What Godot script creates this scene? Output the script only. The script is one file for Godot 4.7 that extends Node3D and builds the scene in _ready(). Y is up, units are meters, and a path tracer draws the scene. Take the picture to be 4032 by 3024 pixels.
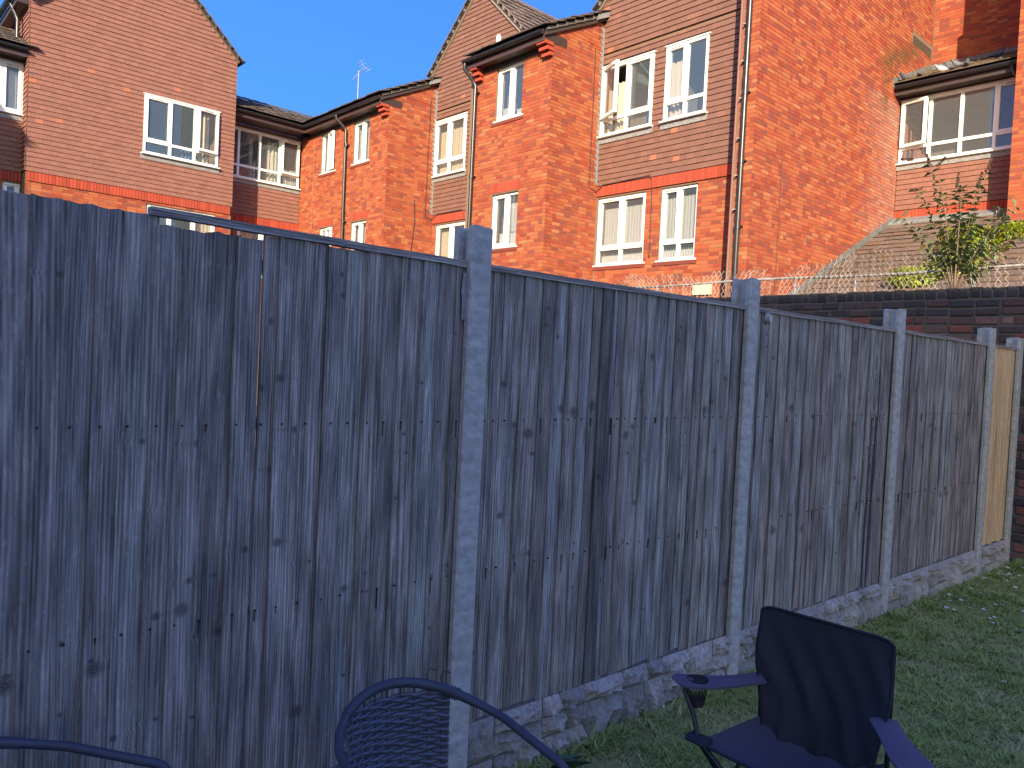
extends Node3D
# A garden fence in the shade of a house, with a brick and tile apartment building in the sun behind it.
# Frames: building coordinates (x along the gable fronts, z towards the viewer) and fence coordinates
# (x along the fence). Heights in both are measured from eye level, CH above the lawn.
const CH := 1.72
var BB: Basis
var FB: Basis
var WB := Basis.IDENTITY
var M := {}
var taken := {}
var rng := RandomNumberGenerator.new()
var cam: Camera3D

class MB:
	var v := PackedVector3Array()
	var n := PackedVector3Array()
	var c := PackedColorArray()
	var uv := PackedVector2Array()
	var col := Color.WHITE
	func tri(a: Vector3, b: Vector3, d: Vector3) -> void:
		var q := (b - a).cross(d - a).normalized()
		v.append(a); v.append(d); v.append(b)
		for i in 3:
			n.append(q); c.append(col)
	func quad(a: Vector3, b: Vector3, d: Vector3, e: Vector3) -> void:
		var q := (d - a).cross(e - b).normalized()
		v.append(a); v.append(d); v.append(b); v.append(a); v.append(e); v.append(d)
		for i in 6:
			n.append(q); c.append(col)
	func quad_uv(a: Vector3, b: Vector3, d: Vector3, e: Vector3, ua: Vector2, ub: Vector2, ud: Vector2, ue: Vector2) -> void:
		quad(a, b, d, e)
		uv.append(ua); uv.append(ud); uv.append(ub); uv.append(ua); uv.append(ue); uv.append(ud)
	func quad_n(a: Vector3, b: Vector3, d: Vector3, e: Vector3, na: Vector3, nb: Vector3, nd: Vector3, ne: Vector3) -> void:
		v.append(a); v.append(d); v.append(b); v.append(a); v.append(e); v.append(d)
		n.append(na); n.append(nd); n.append(nb); n.append(na); n.append(ne); n.append(nd)
		for i in 6:
			c.append(col)
	# ex x ey points along ez
	func box(o: Vector3, ex: Vector3, ey: Vector3, ez: Vector3, back := true) -> void:
		if ex.cross(ey).dot(ez) < 0.0:
			var sw := ex
			ex = ey; ey = sw
		quad(o + ez, o + ez + ex, o + ez + ex + ey, o + ez + ey)
		if back: quad(o, o + ey, o + ex + ey, o + ex)
		quad(o, o + ez, o + ez + ey, o + ey)
		quad(o + ex, o + ex + ey, o + ex + ey + ez, o + ex + ez)
		quad(o, o + ex, o + ex + ez, o + ez)
		quad(o + ey, o + ey + ez, o + ex + ey + ez, o + ex + ey)
	func abox(x0: float, x1: float, y0: float, y1: float, z0: float, z1: float) -> void:
		box(Vector3(x0, y0, z0), Vector3(x1 - x0, 0, 0), Vector3(0, y1 - y0, 0), Vector3(0, 0, z1 - z0))
	# box with the four long front edges chamfered by b
	func cbox(o: Vector3, ex: Vector3, ey: Vector3, ez: Vector3, b: float) -> void:
		var x := ex.normalized() * b
		var y := ey.normalized() * b
		var z := ez - ez.normalized() * b
		var a0 := o + z; var a1 := o + z + ex; var a2 := o + z + ex + ey; var a3 := o + z + ey
		var f0 := o + ez + x + y; var f1 := o + ez + ex - x + y; var f2 := o + ez + ex + ey - x - y; var f3 := o + ez + ey + x - y
		quad(f0, f1, f2, f3)
		quad(a0, a1, f1, f0); quad(a1, a2, f2, f1); quad(a2, a3, f3, f2); quad(a3, a0, f0, f3)
		quad(o, a0, a3, o + ey); quad(o + ex, o + ex + ey, a2, a1); quad(o, o + ex, a1, a0); quad(o + ey, a3, a2, o + ex + ey)
		quad(o, o + ey, o + ex + ey, o + ex)
	func tube(pts: PackedVector3Array, rad: PackedFloat32Array, sides := 8, caps := true) -> void:
		var rings := []
		var norms := []
		var side := Vector3.ZERO
		for i in pts.size():
			var t := (pts[mini(i + 1, pts.size() - 1)] - pts[maxi(i - 1, 0)]).normalized()
			if side == Vector3.ZERO:
				side = t.cross(Vector3.UP if absf(t.y) < 0.9 else Vector3.RIGHT).normalized()
			side = (side - t * side.dot(t)).normalized()
			var up := t.cross(side)
			var rr := PackedVector3Array()
			var nn := PackedVector3Array()
			for k in sides:
				var a := TAU * k / sides
				var d := side * cos(a) + up * sin(a)
				nn.append(d); rr.append(pts[i] + d * rad[mini(i, rad.size() - 1)])
			rings.append(rr); norms.append(nn)
		for i in pts.size() - 1:
			for k in sides:
				var k2 := (k + 1) % sides
				quad_n(rings[i][k], rings[i][k2], rings[i + 1][k2], rings[i + 1][k], norms[i][k], norms[i][k2], norms[i + 1][k2], norms[i + 1][k])
		if caps:
			var last := pts.size() - 1
			for k in range(1, sides - 1):
				tri(rings[0][0], rings[0][k + 1], rings[0][k])
				tri(rings[last][0], rings[last][k], rings[last][k + 1])
	func pipe(pts: Array, r: float, sides := 8) -> void:
		tube(PackedVector3Array(pts), PackedFloat32Array([r]), sides)

class Face:
	var o: Vector3
	var a: Vector3
	var n: Vector3
	func _init(o_: Vector3, a_: Vector3) -> void:
		o = o_; a = a_; n = a_.cross(Vector3.UP)
	func p(s: float, y: float, d := 0.0) -> Vector3:
		return o + a * s + Vector3(0, y, 0) + n * d
	func box(mb: MB, s0: float, s1: float, y0: float, y1: float, d0: float, d1: float, back := true) -> void:
		mb.box(p(s0, y0, d0), a * (s1 - s0), Vector3(0, y1 - y0, 0), n * (d1 - d0), back)

func left_face(x: float) -> Face: return Face.new(Vector3(x, 0, 0), Vector3(0, 0, 1))   # looks along -x
func front_face(z: float) -> Face: return Face.new(Vector3(0, 0, z), Vector3(1, 0, 0))  # looks along +z

func numbered(called: String) -> String:
	var k: int = taken.get(called, 0)
	taken[called] = k + 1
	return called if k == 0 else "%s_%03d" % [called, k]

func rnd(a: float, b: float) -> float: return rng.randf_range(a, b)
func tone(c: Color, amount: float) -> Color:
	var f := 1.0 + rng.randf_range(-amount, amount)
	return Color(c.r * f, c.g * f, c.b * f)

func commit(mb: MB, called: String, mat: Material, parent: Node, off := Vector3.ZERO) -> MeshInstance3D:
	var arr := []
	arr.resize(Mesh.ARRAY_MAX)
	arr[Mesh.ARRAY_VERTEX] = Transform3D(Basis.IDENTITY, off) * mb.v
	arr[Mesh.ARRAY_NORMAL] = mb.n
	arr[Mesh.ARRAY_COLOR] = mb.c
	if mb.uv.size() == mb.v.size():
		arr[Mesh.ARRAY_TEX_UV] = mb.uv
	var m := ArrayMesh.new()
	m.add_surface_from_arrays(Mesh.PRIMITIVE_TRIANGLES, arr)
	m.surface_set_material(0, mat)
	var o := MeshInstance3D.new()
	o.mesh = m
	o.name = called
	o.cast_shadow = GeometryInstance3D.SHADOW_CASTING_SETTING_ON
	if parent == self:
		o.name = numbered(called)
	parent.add_child(o, true)
	return o

func meta(o: Node, label: String, category: String, group := "", kind := "") -> void:
	if label: o.set_meta("label", label)
	if category: o.set_meta("category", category)
	if group: o.set_meta("group", group)
	if kind: o.set_meta("kind", kind)

# an empty node at the base of a thing; its parts are committed with the offset stored in "off"
var off := Vector3.ZERO
func thing(called: String, label: String, category: String, fb: Basis, base: Vector3, group := "") -> Node3D:
	var o := Node3D.new()
	o.name = numbered(called)
	o.transform = Transform3D(fb, fb * base + Vector3(0, CH, 0))
	add_child(o)
	meta(o, label, category, group)
	off = -base
	return o

func _ready() -> void:
	rng.seed = 2024
	BB = Basis(Vector3.UP, deg_to_rad(42.7))
	FB = Basis(Vector3.UP, deg_to_rad(41.2))
	# camera
	cam = Camera3D.new()
	cam.name = "camera"
	cam.fov = 53.07
	cam.near = 0.05
	cam.far = 500.0
	add_child(cam)
	cam.transform = Transform3D(Basis(Vector3.RIGHT, deg_to_rad(-1.57)) * Basis(Vector3.BACK, deg_to_rad(2.85)), Vector3(0, CH, 0))
	cam.current = true
	# sky, exposure
	var sm := PhysicalSkyMaterial.new()
	sm.rayleigh_coefficient = 4.0
	sm.rayleigh_color = Color(0.0, 0.228, 1.0)
	sm.mie_coefficient = 0.02
	sm.mie_color = Color(1.0, 0.62, 0.62)
	sm.mie_eccentricity = 0.85
	sm.turbidity = 10.0
	sm.ground_color = Color(0.3, 0.26, 0.2)
	sm.energy_multiplier = 4.0
	var sky := Sky.new()
	sky.sky_material = sm
	var env := Environment.new()
	env.background_mode = Environment.BG_SKY
	env.sky = sky
	env.tonemap_mode = Environment.TONE_MAPPER_LINEAR
	env.tonemap_exposure = 5.0
	env.ssao_enabled = true
	env.ssil_enabled = true
	env.sdfgi_enabled = true
	var we := WorldEnvironment.new()
	we.name = "world_environment"
	we.environment = env
	add_child(we)
	# sun: from behind the viewer, slightly left, low
	var light := (BB * Vector3(1.25, -0.614, -1.0)).normalized()
	var sun := DirectionalLight3D.new()
	sun.name = "sun"
	sun.light_energy = 0.67
	sun.light_color = Color(1.0, 0.93, 0.82)
	sun.light_angular_distance = 0.5
	sun.shadow_enabled = true
	add_child(sun)
	sun.look_at_from_position(Vector3.ZERO, light, Vector3.UP)
	make_materials()
	build_ground()
	build_house(light)
	build_building()
	build_garden_wall()
	build_posts()
	build_panels()
	build_gravel_boards()
	build_chain_link()
	build_buddleia()
	build_plants()
	build_wicker_chairs()
	build_camping_chair()
	build_pigeons()
	build_aerial()
	build_fence_lamp()

# ------------------------------------------------------------------ materials
func noise_tex(size: int, freq: float, lo: Color, hi: Color, octaves := 4, sd := 1) -> ImageTexture:
	var f := FastNoiseLite.new()
	f.seed = sd; f.frequency = freq; f.fractal_octaves = octaves
	var im := f.get_seamless_image(size, size)
	im.convert(Image.FORMAT_L8)
	var d := im.get_data()
	var out := PackedByteArray()
	out.resize(size * size * 3)
	var lut := PackedByteArray()
	for i in 256:
		var cc := lo.lerp(hi, i / 255.0)
		lut.append(int(cc.r * 255)); lut.append(int(cc.g * 255)); lut.append(int(cc.b * 255))
	for i in d.size():
		var k := int(d[i]) * 3
		out[i * 3] = lut[k]; out[i * 3 + 1] = lut[k + 1]; out[i * 3 + 2] = lut[k + 2]
	var r := Image.create_from_data(size, size, false, Image.FORMAT_RGB8, out)
	r.generate_mipmaps()
	return ImageTexture.create_from_image(r)

func bump_tex(size: int, freq: float, strength: float, sd := 5) -> ImageTexture:
	var f := FastNoiseLite.new()
	f.seed = sd; f.frequency = freq; f.fractal_octaves = 4
	var im := f.get_seamless_image(size, size)
	im.convert(Image.FORMAT_RGBA8)
	im.bump_map_to_normal_map(strength)
	return ImageTexture.create_from_image(im)

func mat(rough := 0.9, tex: Texture2D = null, scale := 1.0, bump: Texture2D = null, bs := 0.6) -> StandardMaterial3D:
	var m := StandardMaterial3D.new()
	m.vertex_color_use_as_albedo = true
	m.roughness = rough
	if tex:
		m.albedo_texture = tex
		m.uv1_triplanar = true
		m.uv1_world_triplanar = true
		m.uv1_scale = Vector3.ONE * scale
	if bump:
		m.normal_enabled = true
		m.normal_texture = bump
		m.normal_scale = bs
		m.uv1_triplanar = true
		m.uv1_world_triplanar = true
		m.uv1_scale = Vector3.ONE * scale
	return m

func plain(c: Color, rough := 0.6, metal := 0.0) -> StandardMaterial3D:
	var m := StandardMaterial3D.new()
	m.albedo_color = c.linear_to_srgb()
	m.roughness = rough
	m.metallic = metal
	return m

func wood_atlas() -> void:
	var W := 1024
	var H := 768
	var blotch := FastNoiseLite.new()
	blotch.seed = 7; blotch.frequency = 0.024; blotch.fractal_octaves = 4
	var bl := blotch.get_image(W, 150); bl.convert(Image.FORMAT_L8); bl.resize(W, H, Image.INTERPOLATE_BILINEAR)
	var bd := bl.get_data()
	var fine := FastNoiseLite.new()
	fine.seed = 9; fine.frequency = 0.13; fine.fractal_octaves = 3
	var fi := fine.get_image(W, 48); fi.convert(Image.FORMAT_L8); fi.resize(W, H, Image.INTERPOLATE_BILINEAR)
	var fd := fi.get_data()
	var scuff := FastNoiseLite.new()
	scuff.seed = 19; scuff.frequency = 0.09; scuff.fractal_octaves = 3
	var si := scuff.get_image(W, 300); si.convert(Image.FORMAT_L8); si.resize(W, H, Image.INTERPOLATE_BILINEAR)
	var sdat := si.get_data()
	var out := PackedByteArray(); out.resize(W * H * 3)
	var fresh := PackedByteArray(); fresh.resize(256 * H * 3)
	var hgt := PackedByteArray(); hgt.resize(W * H)
	var r := RandomNumberGenerator.new(); r.seed = 31
	for i in 16:
		# one board: growth rings across the width, bent round its knots
		var ring := PackedFloat32Array(); ring.resize(2048)
		var f1 := r.randf_range(0.035, 0.075)
		var ph := r.randf_range(0, 6.0)
		var val := r.randf()
		for k in 2048:
			val = lerpf(val, r.randf(), 0.25)
			ring[k] = 0.5 * (0.5 + 0.5 * sin(k * f1 + ph + 1.5 * sin(k * 0.013 + ph))) + 0.5 * val
		var kn := []
		for k in r.randi_range(1, 3):
			kn.append([r.randf_range(8, 56), r.randf_range(40, H - 40), r.randf_range(2.2, 6.5)])
		if i % 4 == 0: kn.append([r.randf_range(20, 44), r.randf_range(90, H - 200), r.randf_range(7, 10)])
		var cracks := []
		for k in r.randi_range(3, 6):
			cracks.append([r.randf_range(3, 61), r.randf_range(-80, H - 60), r.randf_range(60, 330), r.randf_range(0.5, 0.9), r.randf_range(0.14, 0.28)])
		for k in 3:
			cracks.append([r.randf_range(4, 60), r.randf_range(-200, H - 60), r.randf_range(150, 600), r.randf_range(2.5, 7.0), r.randf_range(0.05, 0.15)])
		var dr := r.randf_range(-0.012, 0.012)
		var wob := r.randf_range(1.0, 4.0)
		var wp := r.randf_range(0, 6.0)
		var cathedral := r.randf() < 0.45
		var cy := r.randf_range(0.1, 0.9) * H
		var bend := r.randf_range(4.0, 9.0)
		for y in H:
			var drift := dr * y + wob * sin(y * 0.008 + wp)
			var near := []
			for q in kn:
				if absf(y - q[1]) < q[2] * 5.0: near.append(q)
			var here := []
			for q in cracks:
				if y > q[1] and y < q[1] + q[2]: here.append([q[0] + 0.4 * drift, q[3], q[4] * minf(1.0, minf(y - q[1], q[1] + q[2] - y) / 25.0)])
			var arch: float = bend * 100.0 / (60.0 + absf(y - cy)) if cathedral else 0.0
			for u in 64:
				var x: float = u + drift
				if cathedral: x += arch * sin((u - 32) * 0.05)
				var dark := 0.0
				for q in near:
					var dx: float = u - q[0]
					var dy: float = (y - q[1]) * 1.7
					var rr: float = q[2]
					var d2: float = dx * dx + dy * dy
					x += dx * rr * rr * 0.5 / (d2 + rr * rr * 0.4) - dx * 0.15 * rr / (rr + absf(dy))
					if d2 < rr * rr * 4.5:
						var e: float = sqrt(d2) / rr
						if e < 1.0: dark = maxf(dark, 0.66 + 0.2 * sin(e * 11.0))
						else: dark = maxf(dark, 0.55 * (2.12 - e) / 1.12)
					if rr > 5.0 and absf(dy) < rr * 0.9: dark = maxf(dark, 0.16 * (1.0 - absf(dy) / (rr * 0.9)))
				var id := y * W + i * 64 + u
				var g: float = ring[clampi(int(x * 16.0) + 500, 0, 2047)]
				var b0 := bd[id] / 255.0
				var t: float = 0.31 + 0.44 * g + 0.44 * (b0 - 0.5) + 0.40 * (fd[id] / 255.0 - 0.5)
				if sdat[id] > 188: t += 0.09
				for q in here:
					var ee: float = absf(u - q[0]) / q[1]
					if ee < 1.0: t -= q[2] * (1.0 - ee * ee)
				t = clampf(t * (1.0 - 0.8 * dark), 0.03, 1.0)
				var id3 := id * 3
				out[id3] = int(clampf(60.0 + 160.0 * t, 0, 255))
				out[id3 + 1] = int(clampf(57.0 + 157.0 * t, 0, 255))
				out[id3 + 2] = int(clampf(56.0 + 156.0 * t, 0, 255))
				if i < 4:
					var f3 := (y * 256 + i * 64 + u) * 3
					fresh[f3] = int(clampf(178.0 + 70.0 * t, 0, 255)); fresh[f3 + 1] = int(clampf(142.0 + 78.0 * t, 0, 255)); fresh[f3 + 2] = int(clampf(98.0 + 80.0 * t, 0, 255))
				hgt[id] = int(t * 255.0)
	var im := Image.create_from_data(W, H, false, Image.FORMAT_RGB8, out)
	im.generate_mipmaps()
	var hi := Image.create_from_data(W, H, false, Image.FORMAT_L8, hgt)
	hi.convert(Image.FORMAT_RGBA8)
	hi.bump_map_to_normal_map(5.0)
	var m := StandardMaterial3D.new()
	m.albedo_texture = ImageTexture.create_from_image(im)
	m.vertex_color_use_as_albedo = true
	m.roughness = 0.82
	m.normal_enabled = true
	m.normal_texture = ImageTexture.create_from_image(hi)
	m.normal_scale = 0.7
	M.wood = m
	var nim := Image.create_from_data(256, H, false, Image.FORMAT_RGB8, fresh)
	nim.generate_mipmaps()
	M.new_wood = StandardMaterial3D.new()
	M.new_wood.albedo_texture = ImageTexture.create_from_image(nim)
	M.new_wood.vertex_color_use_as_albedo = true
	M.new_wood.roughness = 0.8

func make_materials() -> void:
	var grit := noise_tex(256, 0.06, Color(0.74, 0.74, 0.74), Color(1, 1, 1), 5, 3)
	var mottle := noise_tex(256, 0.02, Color(0.62, 0.62, 0.62), Color(1, 1, 1), 5, 11)
	var nb := bump_tex(256, 0.08, 4.0)
	M.brick = mat(0.92, grit, 3.1, nb, 0.5)
	M.tile = mat(0.85, grit, 2.3, nb, 0.25)
	M.mortar = mat(0.95, grit, 5.0)
	M.stone = mat(0.95, mottle, 7.3, nb, 1.6)
	M.concrete = mat(0.9, noise_tex(256, 0.05, Color(0.7, 0.71, 0.7), Color(1, 1, 1), 5, 17), 1.3, nb, 0.35)
	M.old_brick = mat(0.93, mottle, 7.0, nb, 1.0)
	M.matte = mat(0.85)
	M.satin = mat(0.5)
	M.gloss = mat(0.3)
	M.lead = mat(0.65, mottle, 3.0)
	M.roof = mat(0.9, mottle, 2.1, nb, 0.6)
	M.upvc = mat(0.35)
	M.room = mat(0.9)
	M.net = mat(0.9)
	M.net.backlight_enabled = true
	M.net.backlight = Color(0.5, 0.5, 0.48)
	M.leaf = mat(0.55)
	M.leaf.backlight_enabled = true
	M.leaf.backlight = Color(0.35, 0.4, 0.15)
	M.grass = mat(0.8)
	M.fabric = mat(0.9, noise_tex(128, 0.2, Color(0.75, 0.75, 0.75), Color(1, 1, 1), 3, 21), 18.0)
	M.soil = mat(0.97, mottle, 3.0, nb, 1.0)
	M.glass = StandardMaterial3D.new()
	M.glass.albedo_color = Color(0.55, 0.62, 0.66, 0.10)
	M.glass.transparency = BaseMaterial3D.TRANSPARENCY_ALPHA
	M.glass.roughness = 0.02
	M.glass.metallic_specular = 0.9
	wood_atlas()

# ------------------------------------------------------------------ the building
var bld: Node3D
var bricks := []      # [face, s0, s1, y0, y1, colour, depth]
var tiles := []
const BRICK_TONES := [Color(0.43, 0.085, 0.032), Color(0.47, 0.115, 0.04), Color(0.36, 0.06, 0.028), Color(0.48, 0.135, 0.05), Color(0.5, 0.175, 0.07), Color(0.31, 0.07, 0.042)]
const SMOOTH_RED := Color(0.46, 0.07, 0.033)
const TILE_RED := Color(0.30, 0.128, 0.09)
const TILE_BROWN := Color(0.235, 0.108, 0.076)
const UPVC := Color(0.78, 0.77, 0.72)
const BLACK := Color(0.018, 0.018, 0.02)
const BROWN := Color(0.045, 0.03, 0.026)
const LEAD := Color(0.24, 0.245, 0.25)

func spans(s0: float, s1: float, y0: float, y1: float, openings: Array) -> Array:
	var out := [[s0, s1]]
	for op in openings:
		if y1 > op[2] + 0.001 and y0 < op[3] - 0.001:
			var nxt := []
			for sp in out:
				if op[1] <= sp[0] or op[0] >= sp[1]:
					nxt.append(sp)
				else:
					if op[0] > sp[0]: nxt.append([sp[0], op[0]])
					if op[1] < sp[1]: nxt.append([op[1], sp[1]])
			out = nxt
	return out

# the width of a gabled wall at a height: pf = [eave height, rise per metre of half width]
func gable(s0: float, s1: float, y: float, pf: Array) -> Array:
	if pf.is_empty() or y <= pf[0]: return [s0, s1]
	var e: float = (y - pf[0]) / pf[1]
	return [s0 + e, s1 - e]

func stain_at(s: float, y: float) -> Array:
	# on the tall wall: lime bloom below the leaking gutter and a brown moss mark round the lead steps
	var edge: float = 16.35 + 0.9 * sin(y * 1.7) * 0.3 + rnd(-0.25, 0.25)
	var white := 0.0
	if y < 6.3 and y > 3.2 and s > edge: white = clampf((s - edge) * 0.7, 0.0, 1.0) * rnd(0.35, 1.0)
	var ry: float = 6.85 + (s - 17.7) * 0.46
	var brown := 0.0
	if s > 17.2 and s < 19.4:
		var dd := absf(y - ry - 0.28)
		if dd < 0.36: brown = clampf((1.0 - dd / 0.36) * rnd(0.5, 1.4), 0.0, 1.0)
	if s > 17.2 and s < 17.75 and y > 5.9 and y < 6.95: brown = maxf(brown, rnd(0.0, 0.9))
	return [white, brown]

func brick_field(f: Face, s0: float, s1: float, y0: float, y1: float, openings := [], pf := [], stained := false) -> void:
	var k := int(floor(y0 / 0.075))
	while k * 0.075 < y1 - 0.03:
		var y := k * 0.075
		var g := gable(s0, s1, y + 0.065, pf)
		if g[1] - g[0] > 0.1:
			for sp in spans(g[0], g[1], y, y + 0.065, openings):
				var s: float = sp[0]
				var first := true
				while s < sp[1] - 0.03:
					var w := 0.215
					if first and k % 2 == 0: w = 0.1025
					elif rng.randf() < 0.22: w = 0.1025
					first = false
					var e: float = minf(s + w, sp[1])
					if sp[1] - e < 0.04: e = sp[1]
					var r := rng.randf()
					var c: Color = BRICK_TONES[0]
					if r < 0.26: c = BRICK_TONES[0]
					elif r < 0.50: c = BRICK_TONES[1]
					elif r < 0.66: c = BRICK_TONES[2]
					elif r < 0.82: c = BRICK_TONES[3]
					elif r < 0.865: c = BRICK_TONES[4]
					else: c = BRICK_TONES[5]
					c = tone(c, 0.12)
					if stained:
						var q := stain_at((s + e) * 0.5, y)
						c = c.lerp(Color(0.5, 0.36, 0.3), q[0] * 0.45).lerp(Color(0.16, 0.075, 0.02), q[1] * 0.85)
					bricks.append([f, s, e, y, minf(y + 0.065, y1), c])
					s = e + 0.01
		k += 1

func soldier(f: Face, s0: float, s1: float, y0 := 3.74, y1 := 3.955, d := 0.03) -> void:
	var n := int(round((s1 - s0) / 0.075))
	var w := (s1 - s0) / n
	for i in n:
		bricks.append([f, s0 + i * w + 0.004, s0 + (i + 1) * w - 0.004, y0, y1, tone(SMOOTH_RED, 0.16), d])

func tile_field(f: Face, s0: float, s1: float, y0: float, y1: float, openings := [], pf := [], red := TILE_RED) -> void:
	var g := 0.115
	var k := 0
	while y0 + k * g < y1 - 0.02:
		var y := y0 + k * g
		var ge := gable(s0, s1, y + g * 0.6, pf)
		if ge[1] - ge[0] > 0.12:
			for sp in spans(ge[0], ge[1], y + 0.01, minf(y + g, y1) - 0.01, openings):
				var s: float = sp[0]
				var first := true
				while s < sp[1] - 0.02:
					var w := 0.165
					if first and k % 2 == 1: w = 0.0825
					first = false
					var e: float = minf(s + w, sp[1])
					if sp[1] - e < 0.04: e = sp[1]
					var c := tone(red, 0.09)
					if rng.randf() < 0.02: c = tone(Color(0.27, 0.12, 0.08), 0.15)
					if rng.randf() < 0.004: c = Color(0.46, 0.16, 0.085)
					tiles.append([f, s + 0.0012, e - 0.0012, y, minf(y + g, y1), c, rnd(-0.002, 0.003)])
					s = e
		k += 1

func put_tile(mb: MB, t: Array) -> void:
	var f: Face = t[0]
	var db: float = 0.036 + t[6]
	var dt: float = 0.016 + t[6]
	var a := f.p(t[1], t[3], db); var b := f.p(t[2], t[3], db); var c := f.p(t[2], t[4], dt); var d := f.p(t[1], t[4], dt)
	mb.col = t[5]
	mb.quad(a, b, c, d)
	var back := f.n * -0.022
	mb.quad(a + back, b + back, b, a)
	mb.quad(a + back, a, d, d + f.n * -0.014)
	mb.quad(b, b + back, c + f.n * -0.014, c)

# the masonry behind the bricks or tiles, with its window openings
func backing(f: Face, s0: float, s1: float, y0: float, y1: float, openings: Array, pf: Array, front: float, thick: float, c: Color, called: String, m: Material) -> MeshInstance3D:
	var mb := MB.new()
	mb.col = c
	var cuts := [y0, minf(y1, pf[0]) if not pf.is_empty() else y1]
	for op in openings:
		for q in [op[2], op[3]]:
			if q > y0 and q < cuts[1]: cuts.append(q)
	cuts.sort()
	for i in cuts.size() - 1:
		if cuts[i + 1] - cuts[i] < 0.001: continue
		for sp in spans(s0, s1, cuts[i], cuts[i + 1], openings):
			f.box(mb, sp[0], sp[1], cuts[i], cuts[i + 1], front - thick, front)
	if not pf.is_empty() and y1 > pf[0]:
		var g := gable(s0, s1, y1, pf)
		var a := f.p(s0, pf[0], front); var b := f.p(s1, pf[0], front); var d := f.p(g[1], y1, front); var e := f.p(g[0], y1, front)
		var k := f.n * -thick
		mb.quad(a, b, d, e); mb.quad(a + k, e + k, d + k, b + k)
		mb.quad(a, e, e + k, a + k); mb.quad(b, b + k, d + k, d); mb.quad(e, d, d + k, e + k)
	return commit(mb, called, m, bld, off)

func wavy(mb: MB, f: Face, s0: float, s1: float, y0: float, y1: float, d: float, fold := 0.07, amp := 0.018, scallop := 0.0, jag := 0.0) -> void:
	var n := maxi(6, int((s1 - s0) / 0.02))
	for i in n:
		var a := s0 + (s1 - s0) * i / n
		var b := s0 + (s1 - s0) * (i + 1) / n
		var da := d + amp * sin(a / fold * TAU) + amp * 0.4 * sin(a * 31.0)
		var db := d + amp * sin(b / fold * TAU) + amp * 0.4 * sin(b * 31.0)
		var ya := y0 + scallop * absf(sin(a / 0.19 * PI)); var yb := y0 + scallop * absf(sin(b / 0.19 * PI))
		var ta := y1 - jag * absf(sin(a / fold * PI)); var tb := y1 - jag * absf(sin(b / fold * PI))
		mb.quad(f.p(a, ya, da), f.p(b, yb, db), f.p(b, tb, db), f.p(a, ta, da))

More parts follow.
